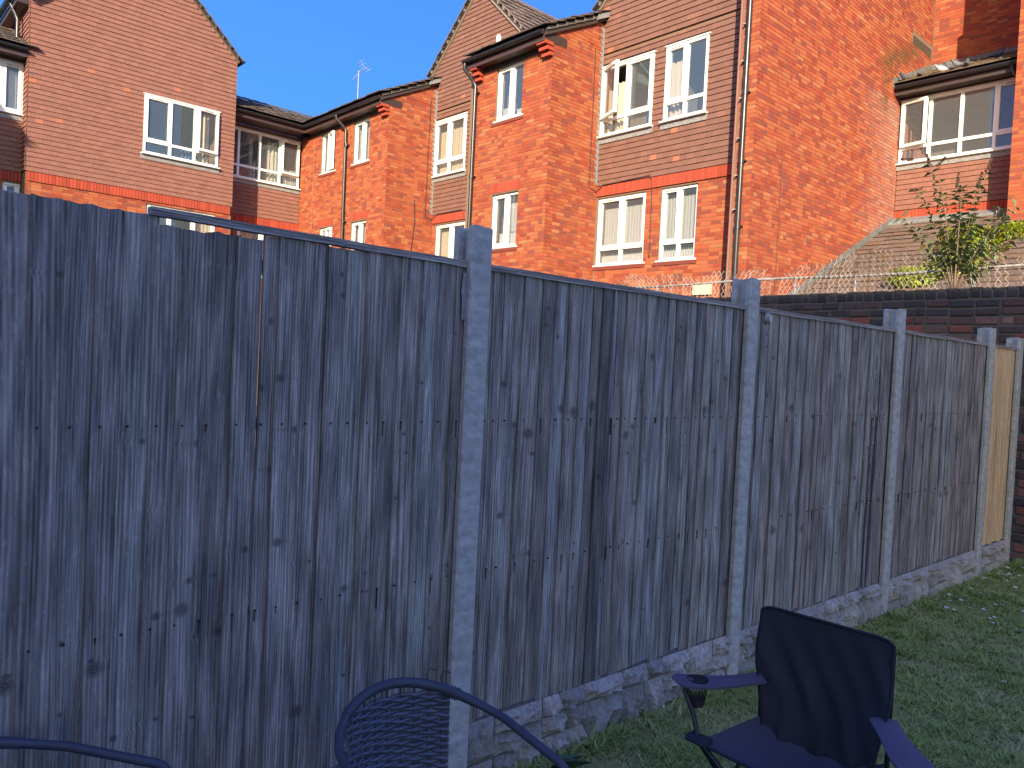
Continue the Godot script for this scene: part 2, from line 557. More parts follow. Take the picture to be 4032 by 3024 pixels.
# a plastic window; cols are the bounds of its lights as shares of the width
func window(f: Face, s0: float, s1: float, y0: float, y1: float, d: float, cols: Array, transom: float, o := {}) -> void:
	var mb := MB.new()
	mb.col = UPVC
	var fw := 0.055
	f.box(mb, s0, s0 + fw, y0, y1, d - 0.07, d)
	f.box(mb, s1 - fw, s1, y0, y1, d - 0.07, d)
	f.box(mb, s0 + fw, s1 - fw, y0, y0 + fw, d - 0.07, d)
	f.box(mb, s0 + fw, s1 - fw, y1 - fw, y1, d - 0.07, d)
	var w := s1 - s0
	var edges := [s0 + fw]
	for i in range(1, cols.size() - 1):
		var m: float = s0 + w * cols[i]
		f.box(mb, m - 0.033, m + 0.033, y0 + fw, y1 - fw, d - 0.069, d - 0.001)
		edges.append(m - 0.033); edges.append(m + 0.033)
	edges.append(s1 - fw)
	var yt := y0 + fw
	if transom > 0.0:
		yt = y0 + transom
		for i in cols.size() - 1:
			f.box(mb, edges[i * 2], edges[i * 2 + 1], yt - 0.033, yt + 0.033, d - 0.068, d - 0.002)
	var win := commit(mb, "window", M.upvc, bld, off)
	var opened: Dictionary = o.get("open", {})
	var sashes: Array = o.get("sash", [])
	for i in cols.size() - 1:
		var a: float = edges[i * 2]
		var b: float = edges[i * 2 + 1]
		var lo: float = yt + (0.033 if transom > 0.0 else 0.0)
		var hi: float = y1 - fw
		if transom > 0.0:
			mb = MB.new()
			for gl in [0.027, 0.043]:
				mb.quad(f.p(a, y0 + fw, d - gl), f.p(b, y0 + fw, d - gl), f.p(b, yt - 0.033, d - gl), f.p(a, yt - 0.033, d - gl))
			commit(mb, "pane", M.glass, win, off)
		var ff := f
		var p := a
		var q := b
		var dd := d
		if opened.has(i):
			var ang: float = opened[i]
			ff = Face.new(f.p(a if ang > 0.0 else b, 0, d + 0.015), f.a.rotated(Vector3.UP, -ang))
			p = 0.0 if ang > 0.0 else a - b
			q = b - a if ang > 0.0 else 0.0
			dd = 0.03
		if sashes.has(i):
			mb = MB.new()
			mb.col = UPVC
			var sw := 0.06
			var d1 := dd + 0.014
			var d0 := dd - 0.055
			p -= 0.02; q += 0.02
			var l2 := lo - 0.02; var h2 := hi + 0.02
			ff.box(mb, p, p + sw, l2, h2, d0, d1); ff.box(mb, q - sw, q, l2, h2, d0, d1)
			ff.box(mb, p + sw, q - sw, l2, l2 + sw, d0, d1); ff.box(mb, p + sw, q - sw, h2 - sw, h2, d0, d1)
			var sash := commit(mb, "casement", M.upvc, win, off)
			mb = MB.new()
			mb.col = Color(0.23, 0.2, 0.16)
			var mid := (p + q) * 0.5
			ff.box(mb, mid - 0.13, mid + 0.13, h2 - 0.038, h2 - 0.022, d1, d1 + 0.008)
			commit(mb, "trickle_vent", M.matte, sash if false else win, off)
			p += sw; q -= sw; lo = l2 + sw; hi = h2 - sw
		mb = MB.new()
		for gl in [0.027, 0.043]:
			mb.quad(ff.p(p, lo, dd - gl), ff.p(q, lo, dd - gl), ff.p(q, hi, dd - gl), ff.p(p, hi, dd - gl))
		commit(mb, "pane", M.glass, win, off)
	# sill, and a lead apron on the tiled walls
	if not o.get("no_sill", false):
		mb = MB.new()
		mb.col = UPVC
		mb.cbox(f.p(s0 - 0.05, y0 - 0.034, d - 0.05), f.a * (s1 - s0 + 0.1), Vector3(0, 0.034, 0), f.n * 0.125, 0.01)
		commit(mb, "sill", M.upvc, win, off)
	if o.get("apron", false):
		mb = MB.new()
		mb.col = Color(0.35, 0.34, 0.33)
		f.box(mb, s0 - 0.06, s1 + 0.04, y0 - 0.15, y0 - 0.036, 0.028, 0.046)
		commit(mb, "lead_apron", M.lead, win, off)
		mb = MB.new()
		mb.col = Color(0.6, 0.58, 0.55)
		f.box(mb, s0 - 0.03, s1 + 0.03, y1 + 0.001, y1 + 0.03, d - 0.06, d + 0.02)
		commit(mb, "head_drip", M.upvc, win, off)
	for cu in o.get("curtains", []):
		# [kind, start share, end share, bottom share, top share]
		mb = MB.new()
		var a: float = s0 + w * cu[1]
		var b: float = s0 + w * cu[2]
		var lo: float = y0 + (y1 - y0) * cu[3]
		var hi: float = y0 + (y1 - y0) * cu[4]
		if cu[0] == "net":
			mb.col = Color(0.34, 0.335, 0.32)
			wavy(mb, f, a, b, lo, hi, d - 0.16, 0.075, 0.016, 0.03, 0.025)
			commit(mb, "net_curtain", M.net, win, off)
		elif cu[0] == "lace":
			mb.col = Color(0.42, 0.415, 0.4)
			wavy(mb, f, a, b, lo, hi, d - 0.13, 0.06, 0.012, 0.0, 0.07)
			commit(mb, "lace_curtain", M.net, win, off)
		elif cu[0] == "blind":
			mb.col = Color(0.42, 0.36, 0.24)
			wavy(mb, f, a, b, lo, hi, d - 0.15, 0.09, 0.008, 0.0, 0.02)
			commit(mb, "vertical_blind", M.net, win, off)
		elif cu[0] == "blue":
			mb.col = Color(0.06, 0.16, 0.33)
			wavy(mb, f, a, b, lo, hi, d - 0.2, 0.09, 0.03)
			commit(mb, "blue_curtain", M.matte, win, off)
		else:
			mb.col = Color(0.4, 0.36, 0.28)
			wavy(mb, f, a, b, lo, hi, d - 0.2, 0.11, 0.035)
			commit(mb, "curtain", M.matte, win, off)
	# the room behind
	mb = MB.new()
	var dep: float = o.get("depth", 1.3)
	var x0 := s0 - 0.25; var x1 := s1 + 0.25; var z0 := d - 0.3; var z1 := d - dep
	var b0 := y0 - 0.5; var b1 := y1 + 0.06
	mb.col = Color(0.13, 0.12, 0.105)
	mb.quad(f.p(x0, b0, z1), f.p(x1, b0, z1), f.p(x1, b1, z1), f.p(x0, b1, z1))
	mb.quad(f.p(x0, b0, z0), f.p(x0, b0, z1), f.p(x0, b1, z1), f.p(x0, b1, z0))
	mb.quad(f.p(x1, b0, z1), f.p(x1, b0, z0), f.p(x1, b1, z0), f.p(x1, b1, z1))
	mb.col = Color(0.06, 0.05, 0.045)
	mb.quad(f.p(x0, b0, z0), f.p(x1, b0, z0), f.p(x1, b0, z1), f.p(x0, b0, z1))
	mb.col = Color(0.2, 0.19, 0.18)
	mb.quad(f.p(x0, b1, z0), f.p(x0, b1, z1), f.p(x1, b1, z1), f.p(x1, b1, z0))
	commit(mb, "room_lining", M.room, win, off)

func gutter(p0: Vector3, p1: Vector3, r: float, outward: Vector3) -> void:
	var mb := MB.new()
	mb.col = BLACK
	var ax := (p1 - p0).normalized()
	var n := 8
	for i in n:
		var a := PI * i / n
		var b := PI * (i + 1) / n
		var ra := outward * cos(a) * r - Vector3.UP * sin(a) * r
		var rb := outward * cos(b) * r - Vector3.UP * sin(b) * r
		mb.quad(p0 + ra, p1 + ra, p1 + rb, p0 + rb)
		mb.quad(p0 + ra * 0.93, p0 + rb * 0.93, p1 + rb * 0.93, p1 + ra * 0.93)
		mb.tri(p0, p0 + rb, p0 + ra); mb.tri(p1, p1 + ra, p1 + rb)
	var k := 0.5
	while k < (p1 - p0).length():
		var q := p0 + ax * k
		for i in n:
			var a := PI * i / n
			var b := PI * (i + 1) / n
			var ra := (outward * cos(a) - Vector3.UP * sin(a)) * (r + 0.008)
			var rb := (outward * cos(b) - Vector3.UP * sin(b)) * (r + 0.008)
			mb.quad(q + ra, q + ra + ax * 0.035, q + rb + ax * 0.035, q + rb)
		k += 0.9
	commit(mb, "gutter", M.gloss, bld, off)

func downpipe(pts: Array, r := 0.036, joints := []) -> void:
	var mb := MB.new()
	mb.col = Color(0.028, 0.024, 0.024)
	mb.pipe(pts, r, 10)
	for y in joints:
		var q: Vector3 = pts[pts.size() - 1]
		mb.pipe([Vector3(q.x, y - 0.05, q.z), Vector3(q.x, y + 0.05, q.z)], r + 0.009, 10)
		mb.abox(q.x - 0.01, q.x + 0.1, y - 0.012, y + 0.012, q.z + 0.02, q.z + 0.07)
	commit(mb, "downpipe", M.gloss, bld, off)

func cable(pts: Array, r := 0.009, c := Color(0.05, 0.035, 0.03), called := "cable") -> void:
	var mb := MB.new()
	mb.col = c
	mb.pipe(pts, r, 5)
	commit(mb, called, M.matte, bld, off)

func roof_tile_mesh(w: float, l: float) -> ArrayMesh:
	# lies in x (width) and z (down the slope), y up
	var mb := MB.new()
	mb.abox(0.003, w - 0.002, 0, 0.02, 0, l)
	mb.box(Vector3(0.004, 0.019, 0), Vector3(0.05, 0, 0), Vector3(0.012, 0.009, 0), Vector3(0, 0, l))
	var arr := []
	arr.resize(Mesh.ARRAY_MAX)
	arr[Mesh.ARRAY_VERTEX] = mb.v; arr[Mesh.ARRAY_NORMAL] = mb.n
	var m := ArrayMesh.new()
	m.add_surface_from_arrays(Mesh.PRIMITIVE_TRIANGLES, arr)
	return m

# a slope of interlocking tiles: o is the eave corner, along the eave, up the slope. Single tiles where single is true
func tiled_slope(o: Vector3, along: Vector3, width: float, up: Vector3, length: float, single: bool, tones: Array, under := Color(0.06, 0.045, 0.04)) -> Node3D:
	var nrm := along.cross(up).normalized()
	if nrm.y < 0: nrm = -nrm
	var mb := MB.new()
	mb.col = under
	var ez := nrm * 0.05
	var base := o - nrm * 0.06
	if along.cross(up).dot(nrm) > 0: mb.box(base, along * width, up * length, ez)
	else: mb.box(base + along * width, -along * width, up * length, ez)
	var roof := commit(mb, "roof", M.roof, bld, off)
	var gauge := 0.30
	var tw := 0.33
	var nc := int(ceil(length / gauge))
	var nt := int(ceil(width / tw))
	var mesh: ArrayMesh = roof_tile_mesh(tw, 0.36)
	var mats := []
	for t in tones:
		var m := M.roof.duplicate() as StandardMaterial3D
		m.vertex_color_use_as_albedo = false
		m.albedo_color = (t as Color).linear_to_srgb()
		mats.append(m)
	var all := MB.new()
	var bx := along if along.cross(nrm).dot(-up) > 0 else -along
	var start := o if bx == along else o + along * width
	for k in nc:
		for j in nt:
			var tilt := (-up * 0.36 + nrm * 0.042 + nrm * rnd(-0.008, 0.008)).normalized()
			var by := tilt.cross(bx).normalized()
			var pos := start + bx * (j * tw) + up * minf((k + 1) * gauge, length) + nrm * 0.03
			var tr := Transform3D(Basis(bx, by, tilt), pos + off)
			if single:
				var t := MeshInstance3D.new()
				t.mesh = mesh
				t.name = "roof_tile"
				t.transform = tr
				t.material_override = mats[rng.randi() % mats.size()]
				roof.add_child(t, true)
			else:
				all.col = tones[rng.randi() % tones.size()]
				var q := tr.origin - off
				all.box(q, bx * (tw - 0.004), by * 0.02, tilt * 0.36)
				all.box(q + by * 0.02, bx * 0.05, by * 0.009 + bx * 0.01, tilt * 0.36)
	if not single:
		var s := commit(all, "roof_tiles", M.roof, roof, off)
		s.set_meta("kind", "stuff")
	return roof

# lead soakers where a brick wall meets the tile hanging: a strip with saw teeth
func saw_flashing(f: Face, s: float, dirn: float, y0: float, y1: float) -> void:
	var mb := MB.new()
	mb.col = Color(0.36, 0.36, 0.36)
	var y := y0
	while y < y1:
		var a := f.p(s, y, 0.012); var b := f.p(s, y + 0.13, 0.012); var t := f.p(s + dirn * 0.13, y + 0.13, 0.012); var t2 := f.p(s + dirn * 0.035, y, 0.012)
		if dirn < 0: mb.quad(t2, a, b, t)
		else: mb.quad(a, t2, t, b)
		mb.quad(f.p(s, y, 0.0), f.p(s, y + 0.13, 0.0), b, a)
		mb.quad(f.p(s + dirn * 0.13, y + 0.13, 0.0), t, t2, f.p(s + dirn * 0.035, y, 0.0))
		y += 0.131
	commit(mb, "lead_flashing", M.lead, bld, off)

func corbel(z0: float, z1: float, x: float) -> void:
	for i in 3:
		var mb := MB.new()
		mb.col = tone(SMOOTH_RED, 0.08)
		mb.box(Vector3(x - 0.10 - 0.075 * i, 6.345 + 0.1 * i, z0), Vector3(0.10 + 0.075 * i, 0, 0), Vector3(0, 0.07, 0), Vector3(0, 0, z1 - z0))
		commit(mb, "corbel_brick", M.brick, bld, off)

func eave_boards(x: float, z0: float, z1: float) -> void:
	# dark soffit, fascia and frieze of a bay whose wall looks along -x
	var mb := MB.new()
	mb.col = BROWN
	mb.abox(x - 0.24, x + 0.2, 6.60, 6.625, z0, z1)
	commit(mb, "soffit", M.satin, bld, off)
	mb = MB.new()
	mb.col = Color(0.06, 0.035, 0.032)
	mb.abox(x - 0.265, x - 0.241, 6.585, 6.76, z0, z1)
	commit(mb, "fascia", M.satin, bld, off)
	mb = MB.new()
	mb.col = BROWN
	mb.abox(x - 0.012, x + 0.1, 6.505, 6.6, z0 + 0.02, z1 - 0.02)
	commit(mb, "frieze_board", M.satin, bld, off)
	gutter(Vector3(x - 0.335, 6.765, z0), Vector3(x - 0.335, 6.765, z1), 0.068, Vector3(-1, 0, 0))

func verge(p0: Vector3, p1: Vector3, z_out: float) -> void:
	# the board and the clipped edge tiles of a bay roof, seen end on; p0 eave, p1 top
	var up := (p1 - p0).normalized()
	var ln := (p1 - p0).length()
	var mb := MB.new()
	mb.col = Color(0.05, 0.036, 0.034)
	mb.box(p0 + Vector3(0, -0.17, -0.02), up * ln, Vector3(0, 0.1, 0), Vector3(0, 0, 0.05 + z_out))
	commit(mb, "barge_board", M.satin, bld, off)
	var k := 0.0
	while k < ln - 0.05:
		mb = MB.new()
		mb.col = tone(Color(0.17, 0.145, 0.13), 0.2)
		var e := minf(0.3, ln - k)
		mb.box(p0 + up * k + Vector3(0, -0.07, -0.1), up * e + Vector3(0, -0.012, 0), Vector3(0, 0.06, 0), Vector3(0, 0, 0.16 + z_out))
		var vt := commit(mb, "verge_tile", M.roof, bld, off)
		mb = MB.new()
		mb.col = Color(0.3, 0.3, 0.3)
		mb.box(p0 + up * (k + e - 0.02) + Vector3(0, -0.075, 0.05 + z_out), Vector3(0.02, 0, 0), Vector3(0, 0.09, 0), Vector3(0, 0, 0.02))
		commit(mb, "verge_clip", M.lead, vt, off)
		k += 0.3

func build_building() -> void:
	bld = thing("apartment_building", "orange brick apartment building with tile hung gables and white plastic windows", "building", BB, Vector3(12.0, -CH, -14.0))
	var mortar := Color(0.27, 0.165, 0.105)
	var A := front_face(-21.38)
	var Aret := left_face(3.77)
	var Lw := front_face(-21.78)
	var R := front_face(-22.3)
	var B := left_face(11.22)
	var C := front_face(-17.46)
	var D := left_face(12.8)
	var E := left_face(11.22)
	var C2 := front_face(-11.42)
	var N := left_face(12.13)
	var G := front_face(-7.25)
	var H := left_face(18.35)
	var U := left_face(20.0)
	var I := left_face(17.6)
	var gA := [8.0, 0.965]
	var gD := [7.83, 0.965]
	# openings: [s0, s1, y0, y1]
	var oA := [[6.34, 8.28, 4.95, 6.45], [6.48, 8.29, 2.2, 3.67]]
	var oL := [[2.9, 3.74, 5.33, 6.5], [3.39, 3.74, 2.53, 3.70]]
	var oR := [[8.95, 11.16, 5.03, 6.45], [9.3, 10.8, 2.2, 3.67]]
	var oB := [[-21.05, -20.2, 5.33, 6.5], [-19.22, -18.37, 5.33, 6.5], [-20.97, -20.19, 2.53, 3.71], [-19.17, -18.35, 2.53, 3.71]]
	var oD := [[-17.45, -16.1, 5.03, 6.52], [-17.32, -15.98, 2.23, 3.70]]
	var oE := [[-13.16, -12.29, 5.34, 6.5], [-13.14, -12.27, 2.53, 3.71]]
	var oF := [[-11.39, -10.0, 5.03, 6.53], [-9.70, -8.70, 5.04, 6.54], [-11.39, -10.06, 2.23, 3.70], [-9.68, -8.80, 2.23, 3.70]]
	var oH := [[-7.22, -4.7, 4.97, 6.38]]
	var b0 := -CH
	# masonry behind the facing
	backing(A, 3.77, 8.72, b0, 10.3, oA, gA, -0.006, 0.25, mortar, "gable_wall", M.mortar)
	backing(Aret, -26.0, -21.63, b0, 8.0, [], [], -0.006, 0.2, mortar, "return_wall", M.mortar)
	backing(Lw, -2.0, 3.76, b0, 6.6, oL, [], -0.006, 0.25, mortar, "recessed_wall", M.mortar)
	backing(R, 8.5, 11.2, b0, 6.6, oR, [], -0.006, 0.25, mortar, "recessed_wall", M.mortar)
	backing(B, -22.3, -17.468, b0, 6.6, oB, [], -0.006, 0.25, mortar, "bay_wall", M.mortar)
	backing(C, 11.476, 12.8, b0, 6.93, [], [], -0.006, 0.25, mortar, "bay_side_wall", M.mortar)
	backing(D, -17.72, -13.8, b0, 9.7, oD, gD, -0.006, 0.25, mortar, "gable_wall", M.mortar)
	backing(E, -13.8, -11.428, b0, 6.6, oE, [], -0.006, 0.25, mortar, "bay_wall", M.mortar)
	backing(C2, 11.476, 12.8, b0, 6.93, [], [], -0.006, 0.25, mortar, "bay_side_wall", M.mortar)
	backing(D, -11.64, -7.56, b0, 9.7, oF, gD, -0.006, 0.25, mortar, "gable_wall", M.mortar)
	backing(N, -7.6, -7.256, b0, 13.0, [], [], -0.006, 0.8, mortar, "brick_pier", M.mortar)
	backing(G, 12.936, 20.3, b0, 13.0, [], [], -0.006, 0.25, mortar, "tall_wall", M.mortar)
	backing(H, -7.25, -4.5, b0, 6.5, oH, [], -0.006, 0.25, mortar, "recessed_wall", M.mortar)
	backing(U, -7.25, -4.0, 6.9, 13.0, [], [], -0.006, 0.25, mortar, "upper_wall", M.mortar)
	backing(I, -4.78, 3.0, b0, 9.4, [], [], -0.006, 0.9, mortar, "corner_wall", M.mortar)
	backing(left_face(17.73), -4.78, 3.0, 9.4, 13.0, [], [], -0.006, 0.9, mortar, "corner_wall", M.mortar)
	# walls of the bays that look away from the garden, floors and roofs that close the building
	var mb := MB.new()
	mb.col = mortar
	mb.abox(11.23, 12.79, b0, 6.8, -14.05, -13.81)
	mb.abox(8.46, 8.71, b0, 8.0, -26.0, -21.64)
	mb.abox(13.06, 13.2, b0, 7.45, -13.79, -11.65)
	mb.abox(-2.0, 8.4, b0, 6.6, -26.2, -26.02)
	mb.abox(11.5, 20.2, b0, 6.9, -23.2, -22.99)
	mb.abox(20.3, 20.5, b0, 7.4, -22.9, -7.6)
	mb.abox(20.3, 20.5, b0, 13.0, -7.5, 3.0)
	mb.abox(-2.2, -2.01, b0, 6.6, -26.0, -21.8)
	mb.abox(8.5, 11.5, b0, 7.0, -24.2, -24.0)
	commit(mb, "rear_walls", M.mortar, bld, off).set_meta("kind", "stuff")
	mb = MB.new()
	mb.col = Color(0.1, 0.09, 0.085)
	mb.abox(13.1, 20.0, 7.42, 7.5, -13.9, -11.5)
	commit(mb, "flat_roof", M.roof, bld, off)
	mb = MB.new()
	mb.col = Color(0.1, 0.09, 0.085)
	mb.abox(12.4, 20.2, 12.8, 12.95, -22.9 + 15.9, -6.5)
	commit(mb, "flat_roof", M.roof, bld, off)
	# brick facing
	brick_field(A, 3.782, 8.66, 2.7, 3.72, oA)
	brick_field(Lw, 2.4, 3.76, 2.9, 3.72, oL)
	brick_field(R, 8.72, 11.2, 2.7, 3.72, oR)
	var lB := oB.duplicate(); lB.append([-21.02, -20.14, 3.71, 3.955]); lB.append([-19.22, -18.3, 3.71, 3.955])
	brick_field(B, -22.3, -17.46, 2.4, 6.51, lB)
	brick_field(C, 11.232, 12.79, 2.4, 6.75, [])
	brick_field(D, -17.45, -13.8, 2.4, 3.72, oD)
	var lE := oE.duplicate(); lE.append([-13.19, -12.22, 3.71, 3.955])
	brick_field(E, -13.8, -11.42, 1.2, 6.51, lE)
	brick_field(C2, 11.232, 12.79, 1.2, 6.75, [])
	brick_field(D, -11.40, -7.62, 0.6, 3.72, oF)
	brick_field(N, -7.56, -7.25, 0.6, 12.9, [])
	brick_field(G, 12.142, 19.98, 0.6, 12.9, [[18.78, 20.0, 7.9, 8.11]], [], true)
	brick_field(U, -7.23, -4.4, 7.4, 11.5, [])
	brick_field(I, -4.78, 0.5, 2.6, 9.4, [])
	# the raking top of the bay sides
	for f in [C, C2]:
		var k := 0
		while true:
			var y := 6.75 + k * 0.075
			var s: float = maxf(11.24, 11.24 + (y + 0.075 - 6.88) / 0.485)
			if s > 12.6: break
			brick_field(f, s, 12.79, y, y + 0.07)
			if y > 6.9: backing(f, s + 0.06, 12.79, y, y + 0.0745, [], [], -0.006, 0.25, mortar, "bay_side_wall", M.mortar)
			k += 1
	# soldier courses
	soldier(A, 3.80, 8.68); soldier(Lw, 1.0, 3.76); soldier(R, 8.73, 11.2); soldier(D, -17.44, -13.82); soldier(D, -11.40, -7.98); soldier(H, -7.24, -4.6, 3.68, 3.9)
	soldier(B, -21.02, -20.14, 3.74, 3.955, 0.004); soldier(B, -19.22, -18.3, 3.74, 3.955, 0.004); soldier(E, -13.19, -12.22, 3.74, 3.955, 0.004)
	# dark steel over the wide lower windows
	# tile hanging
	tile_field(A, 3.77, 8.73, 3.97, 10.3, [oA[0]], gA)
	tile_field(Aret, -24.5, -21.345, 3.97, 7.95, [[-24.5, -21.9, 3.0, 7.0]])
	tile_field(Lw, 1.0, 3.75, 3.97, 6.5, [oL[0]])
	tile_field(R, 8.73, 11.21, 3.97, 5.0, [])
	tile_field(D, -17.45, -13.81, 3.97, 6.78, [oD[0]], [], TILE_BROWN)
	tile_field(D, -17.80, -13.81, 6.845, 9.7, [], gD, TILE_BROWN)
	tile_field(D, -11.40, -7.97, 3.97, 6.78, [oF[0], oF[1]], [], TILE_BROWN)
	tile_field(D, -11.64, -7.62, 6.845, 9.7, [], gD, TILE_BROWN)
	tile_field(H, -7.23, -4.5, 3.92, 4.95, [])
	# windows
	window(A, 6.34, 8.28, 4.95, 6.45, 0.05, [0, 0.345, 0.67, 1], 0.33, {"sash": [0, 2], "open": {2: -0.16}, "apron": true, "depth": 2.4, "curtains": [["curtain", 0.74, 0.9, 0.04, 0.95], ["blue", 0.03, 0.12, 0.0, 0.3], ["blue", 0.5, 0.68, 0.0, 0.24]]})
	window(A, 6.48, 8.29, 2.2, 3.67, -0.05, [0, 0.345, 0.67, 1], 0.33, {"sash": [0, 2], "depth": 2.2, "curtains": [["blind", 0.66, 1.0, 0.05, 0.93]]})
	window(Lw, 2.9, 3.74, 5.33, 6.5, 0.03, [0, 0.5, 1], 0.0, {"sash": [0, 1], "apron": true, "curtains": [["net", 0.05, 0.95, 0.05, 0.95]]})
	window(Lw, 3.39, 3.74, 2.53, 3.70, -0.05, [0, 1], 0.0, {"sash": [0], "curtains": [["net", 0.1, 0.9, 0.05, 0.9]]})
	window(R, 8.95, 11.16, 5.03, 6.45, 0.04, [0, 0.13, 0.42, 0.71, 1], 0.36, {"sash": [3], "open": {3: -0.07}, "apron": true, "depth": 1.9, "curtains": [["curtain", 0.55, 0.72, 0.02, 0.9], ["curtain", 0.3, 0.36, 0.02, 0.9], ["net", 0.8, 0.98, 0.02, 0.4]]})
	window(R, 9.3, 10.8, 2.2, 3.67, -0.05, [0, 0.5, 1], 0.33, {"sash": [0, 1], "curtains": [["blind", 0.05, 0.95, 0.05, 0.93]]})
	window(B, -21.05, -20.2, 5.33, 6.5, -0.06, [0, 0.45, 1], 0.0, {"sash": [1], "open": {1: 0.2}, "curtains": [["net", 0.0, 0.35, 0.02, 0.9]]})
	window(B, -19.22, -18.37, 5.33, 6.5, -0.06, [0, 0.55, 1], 0.0, {"sash": [0], "curtains": [["net", 0.02, 0.9, 0.05, 0.88]]})
	window(B, -20.97, -20.19, 2.53, 3.71, -0.06, [0, 0.45, 1], 0.0, {"sash": [1], "open": {1: 0.12}, "curtains": [["blind", 0.1, 0.95, 0.05, 0.9]]})
	window(B, -19.17, -18.35, 2.53, 3.71, -0.06, [0, 0.55, 1], 0.0, {"sash": [0], "curtains": [["blind", 0.05, 0.95, 0.05, 0.9]]})
	window(D, -17.45, -16.1, 5.03, 6.52, 0.045, [0, 0.47, 1], 0.36, {"sash": [0, 1], "apron": true, "curtains": [["blind", 0.08, 0.95, 0.04, 0.84]]})
	window(D, -17.32, -15.98, 2.23, 3.70, -0.05, [0, 0.5, 1], 0.36, {"sash": [0, 1], "curtains": [["blind", 0.05, 0.95, 0.04, 0.9]]})
	window(E, -13.16, -12.29, 5.34, 6.5, -0.06, [0, 0.55, 1], 0.0, {"sash": [0], "curtains": [["net", 0.05, 0.34, 0.02, 0.3], ["net", 0.55, 0.95, 0.02, 0.22], ["curtain", 0.22, 0.28, 0.02, 0.7]]})
	window(E, -13.14, -12.27, 2.53, 3.71, -0.06, [0, 0.55, 1], 0.0, {"sash": [0], "curtains": [["net", 0.3, 0.95, 0.28, 0.85], ["lace", 0.15, 0.95, 0.04, 0.33]]})
	window(D, -11.39, -10.0, 5.03, 6.53, 0.045, [0, 0.5, 1], 0.36, {"sash": [0, 1], "open": {0: 0.38}, "apron": true, "curtains": [["curtain", 0.2, 0.36, 0.02, 0.78], ["curtain", 0.04, 0.14, 0.02, 0.7]]})
	window(D, -9.70, -8.70, 5.04, 6.54, 0.045, [0, 0.5, 1], 0.36, {"sash": [0], "apron": true, "curtains": [["curtain", 0.03, 0.3, 0.02, 0.82]]})
	window(D, -11.39, -10.06, 2.23, 3.70, -0.05, [0, 0.5, 1], 0.36, {"sash": [0, 1], "curtains": [["net", 0.04, 0.96, 0.26, 0.87], ["lace", 0.04, 0.96, 0.04, 0.19]]})
	window(D, -9.68, -8.80, 2.23, 3.70, -0.05, [0, 0.5, 1], 0.36, {"sash": [0], "curtains": [["net", 0.04, 0.96, 0.26, 0.9], ["lace", 0.04, 0.96, 0.04, 0.19]]})
	window(H, -7.22, -4.7, 4.97, 6.38, 0.04, [0, 0.25, 0.5, 0.76, 1], 0.34, {"sash": [0, 3], "open": {0: 0.2}, "apron": true, "depth": 1.5})
	# tile sills under the windows in brick
	for q in [[B, oB[0]], [B, oB[1]], [E, oE[0]], [E, oE[1]], [D, oF[2]], [D, oF[3]]]:
		mb = MB.new()
		mb.col = Color(0.24, 0.05, 0.035)
		q[0].box(mb, q[1][0] - 0.1, q[1][1] + 0.06, q[1][2] - 0.105, q[1][2] - 0.04, -0.005, 0.02)
		commit(mb, "tile_sill", M.brick, bld, off)
	# eaves of the two bays
	corbel(-17.70, -17.44, 11.22); corbel(-11.66, -11.40, 11.22); corbel(-13.8, -13.6, 11.22)
	eave_boards(11.22, -22.0, -17.46)
	eave_boards(11.22, -13.95, -11.42)
	var up25 := Vector3(1, 0.487, 0).normalized()
	var roof_tones := [Color(0.15, 0.115, 0.095), Color(0.17, 0.125, 0.1), Color(0.13, 0.105, 0.09)]
	tiled_slope(Vector3(10.88, 6.80, -22.9), Vector3(0, 0, 1), 5.46, up25, 2.14, false, roof_tones)
	tiled_slope(Vector3(10.88, 6.80, -13.9), Vector3(0, 0, 1), 2.5, up25, 2.14, false, roof_tones)
	verge(Vector3(10.95, 6.85, -17.43), Vector3(12.82, 7.76, -17.43), 0.0)
	verge(Vector3(10.95, 6.85, -11.39), Vector3(12.82, 7.76, -11.39), 0.0)
	for z in [-17.43, -11.39]:
		mb = MB.new()
		mb.col = Color(0.33, 0.34, 0.35)
		mb.box(Vector3(12.42, 7.46, z - 0.16), Vector3(0.42, 0.2, 0), Vector3(0, 0.11, 0), Vector3(0, 0, 0.26))
		commit(mb, "lead_saddle", M.lead, bld, off)
		mb = MB.new()
		mb.col = BROWN
		mb.abox(10.99, 11.62, 6.615, 6.80, z - 0.2, z - 0.025)
		commit(mb, "eave_end_box", M.satin, bld, off)
	saw_flashing(C, 12.78, -1.0, 4.0, 7.3)
	saw_flashing(C2, 12.78, -1.0, 4.0, 7.3)
	# eaves of the recessed fronts
	for e in [[8.74, 11.2, -22.3], [-2.0, 3.72, -21.95]]:
		mb = MB.new()
		mb.col = BROWN
		var zf: float = -21.62 if e[0] > 0 else -21.36
		mb.abox(e[0], e[1], 6.6, 6.625, e[2], zf)
		commit(mb, "soffit", M.satin, bld, off)
		mb = MB.new()
		mb.col = Color(0.06, 0.035, 0.032)
		mb.abox(e[0], minf(e[1], 10.97), 6.585, 6.76, zf, zf + 0.024)
		commit(mb, "fascia", M.satin, bld, off)
		gutter(Vector3(e[0], 6.765, zf + 0.095), Vector3(minf(e[1], 10.9), 6.765, zf + 0.095), 0.068, Vector3(0, 0, 1))
		tiled_slope(Vector3(e[0], 6.80, zf + 0.06), Vector3(1, 0, 0), (e[1] - e[0]) + (2.0 if e[0] > 0 else 0.0), Vector3(0, 0.487, -1).normalized(), 1.95, false, roof_tones)
	# gable roofs: slopes, verges and mortar bedding
	var gable_tones := [Color(0.21, 0.145, 0.115), Color(0.235, 0.16, 0.125), Color(0.19, 0.135, 0.11)]
	var s45 := 0.965
	var upR := Vector3(0, s45, -1).normalized()
	var upL := Vector3(0, s45, 1).normalized()
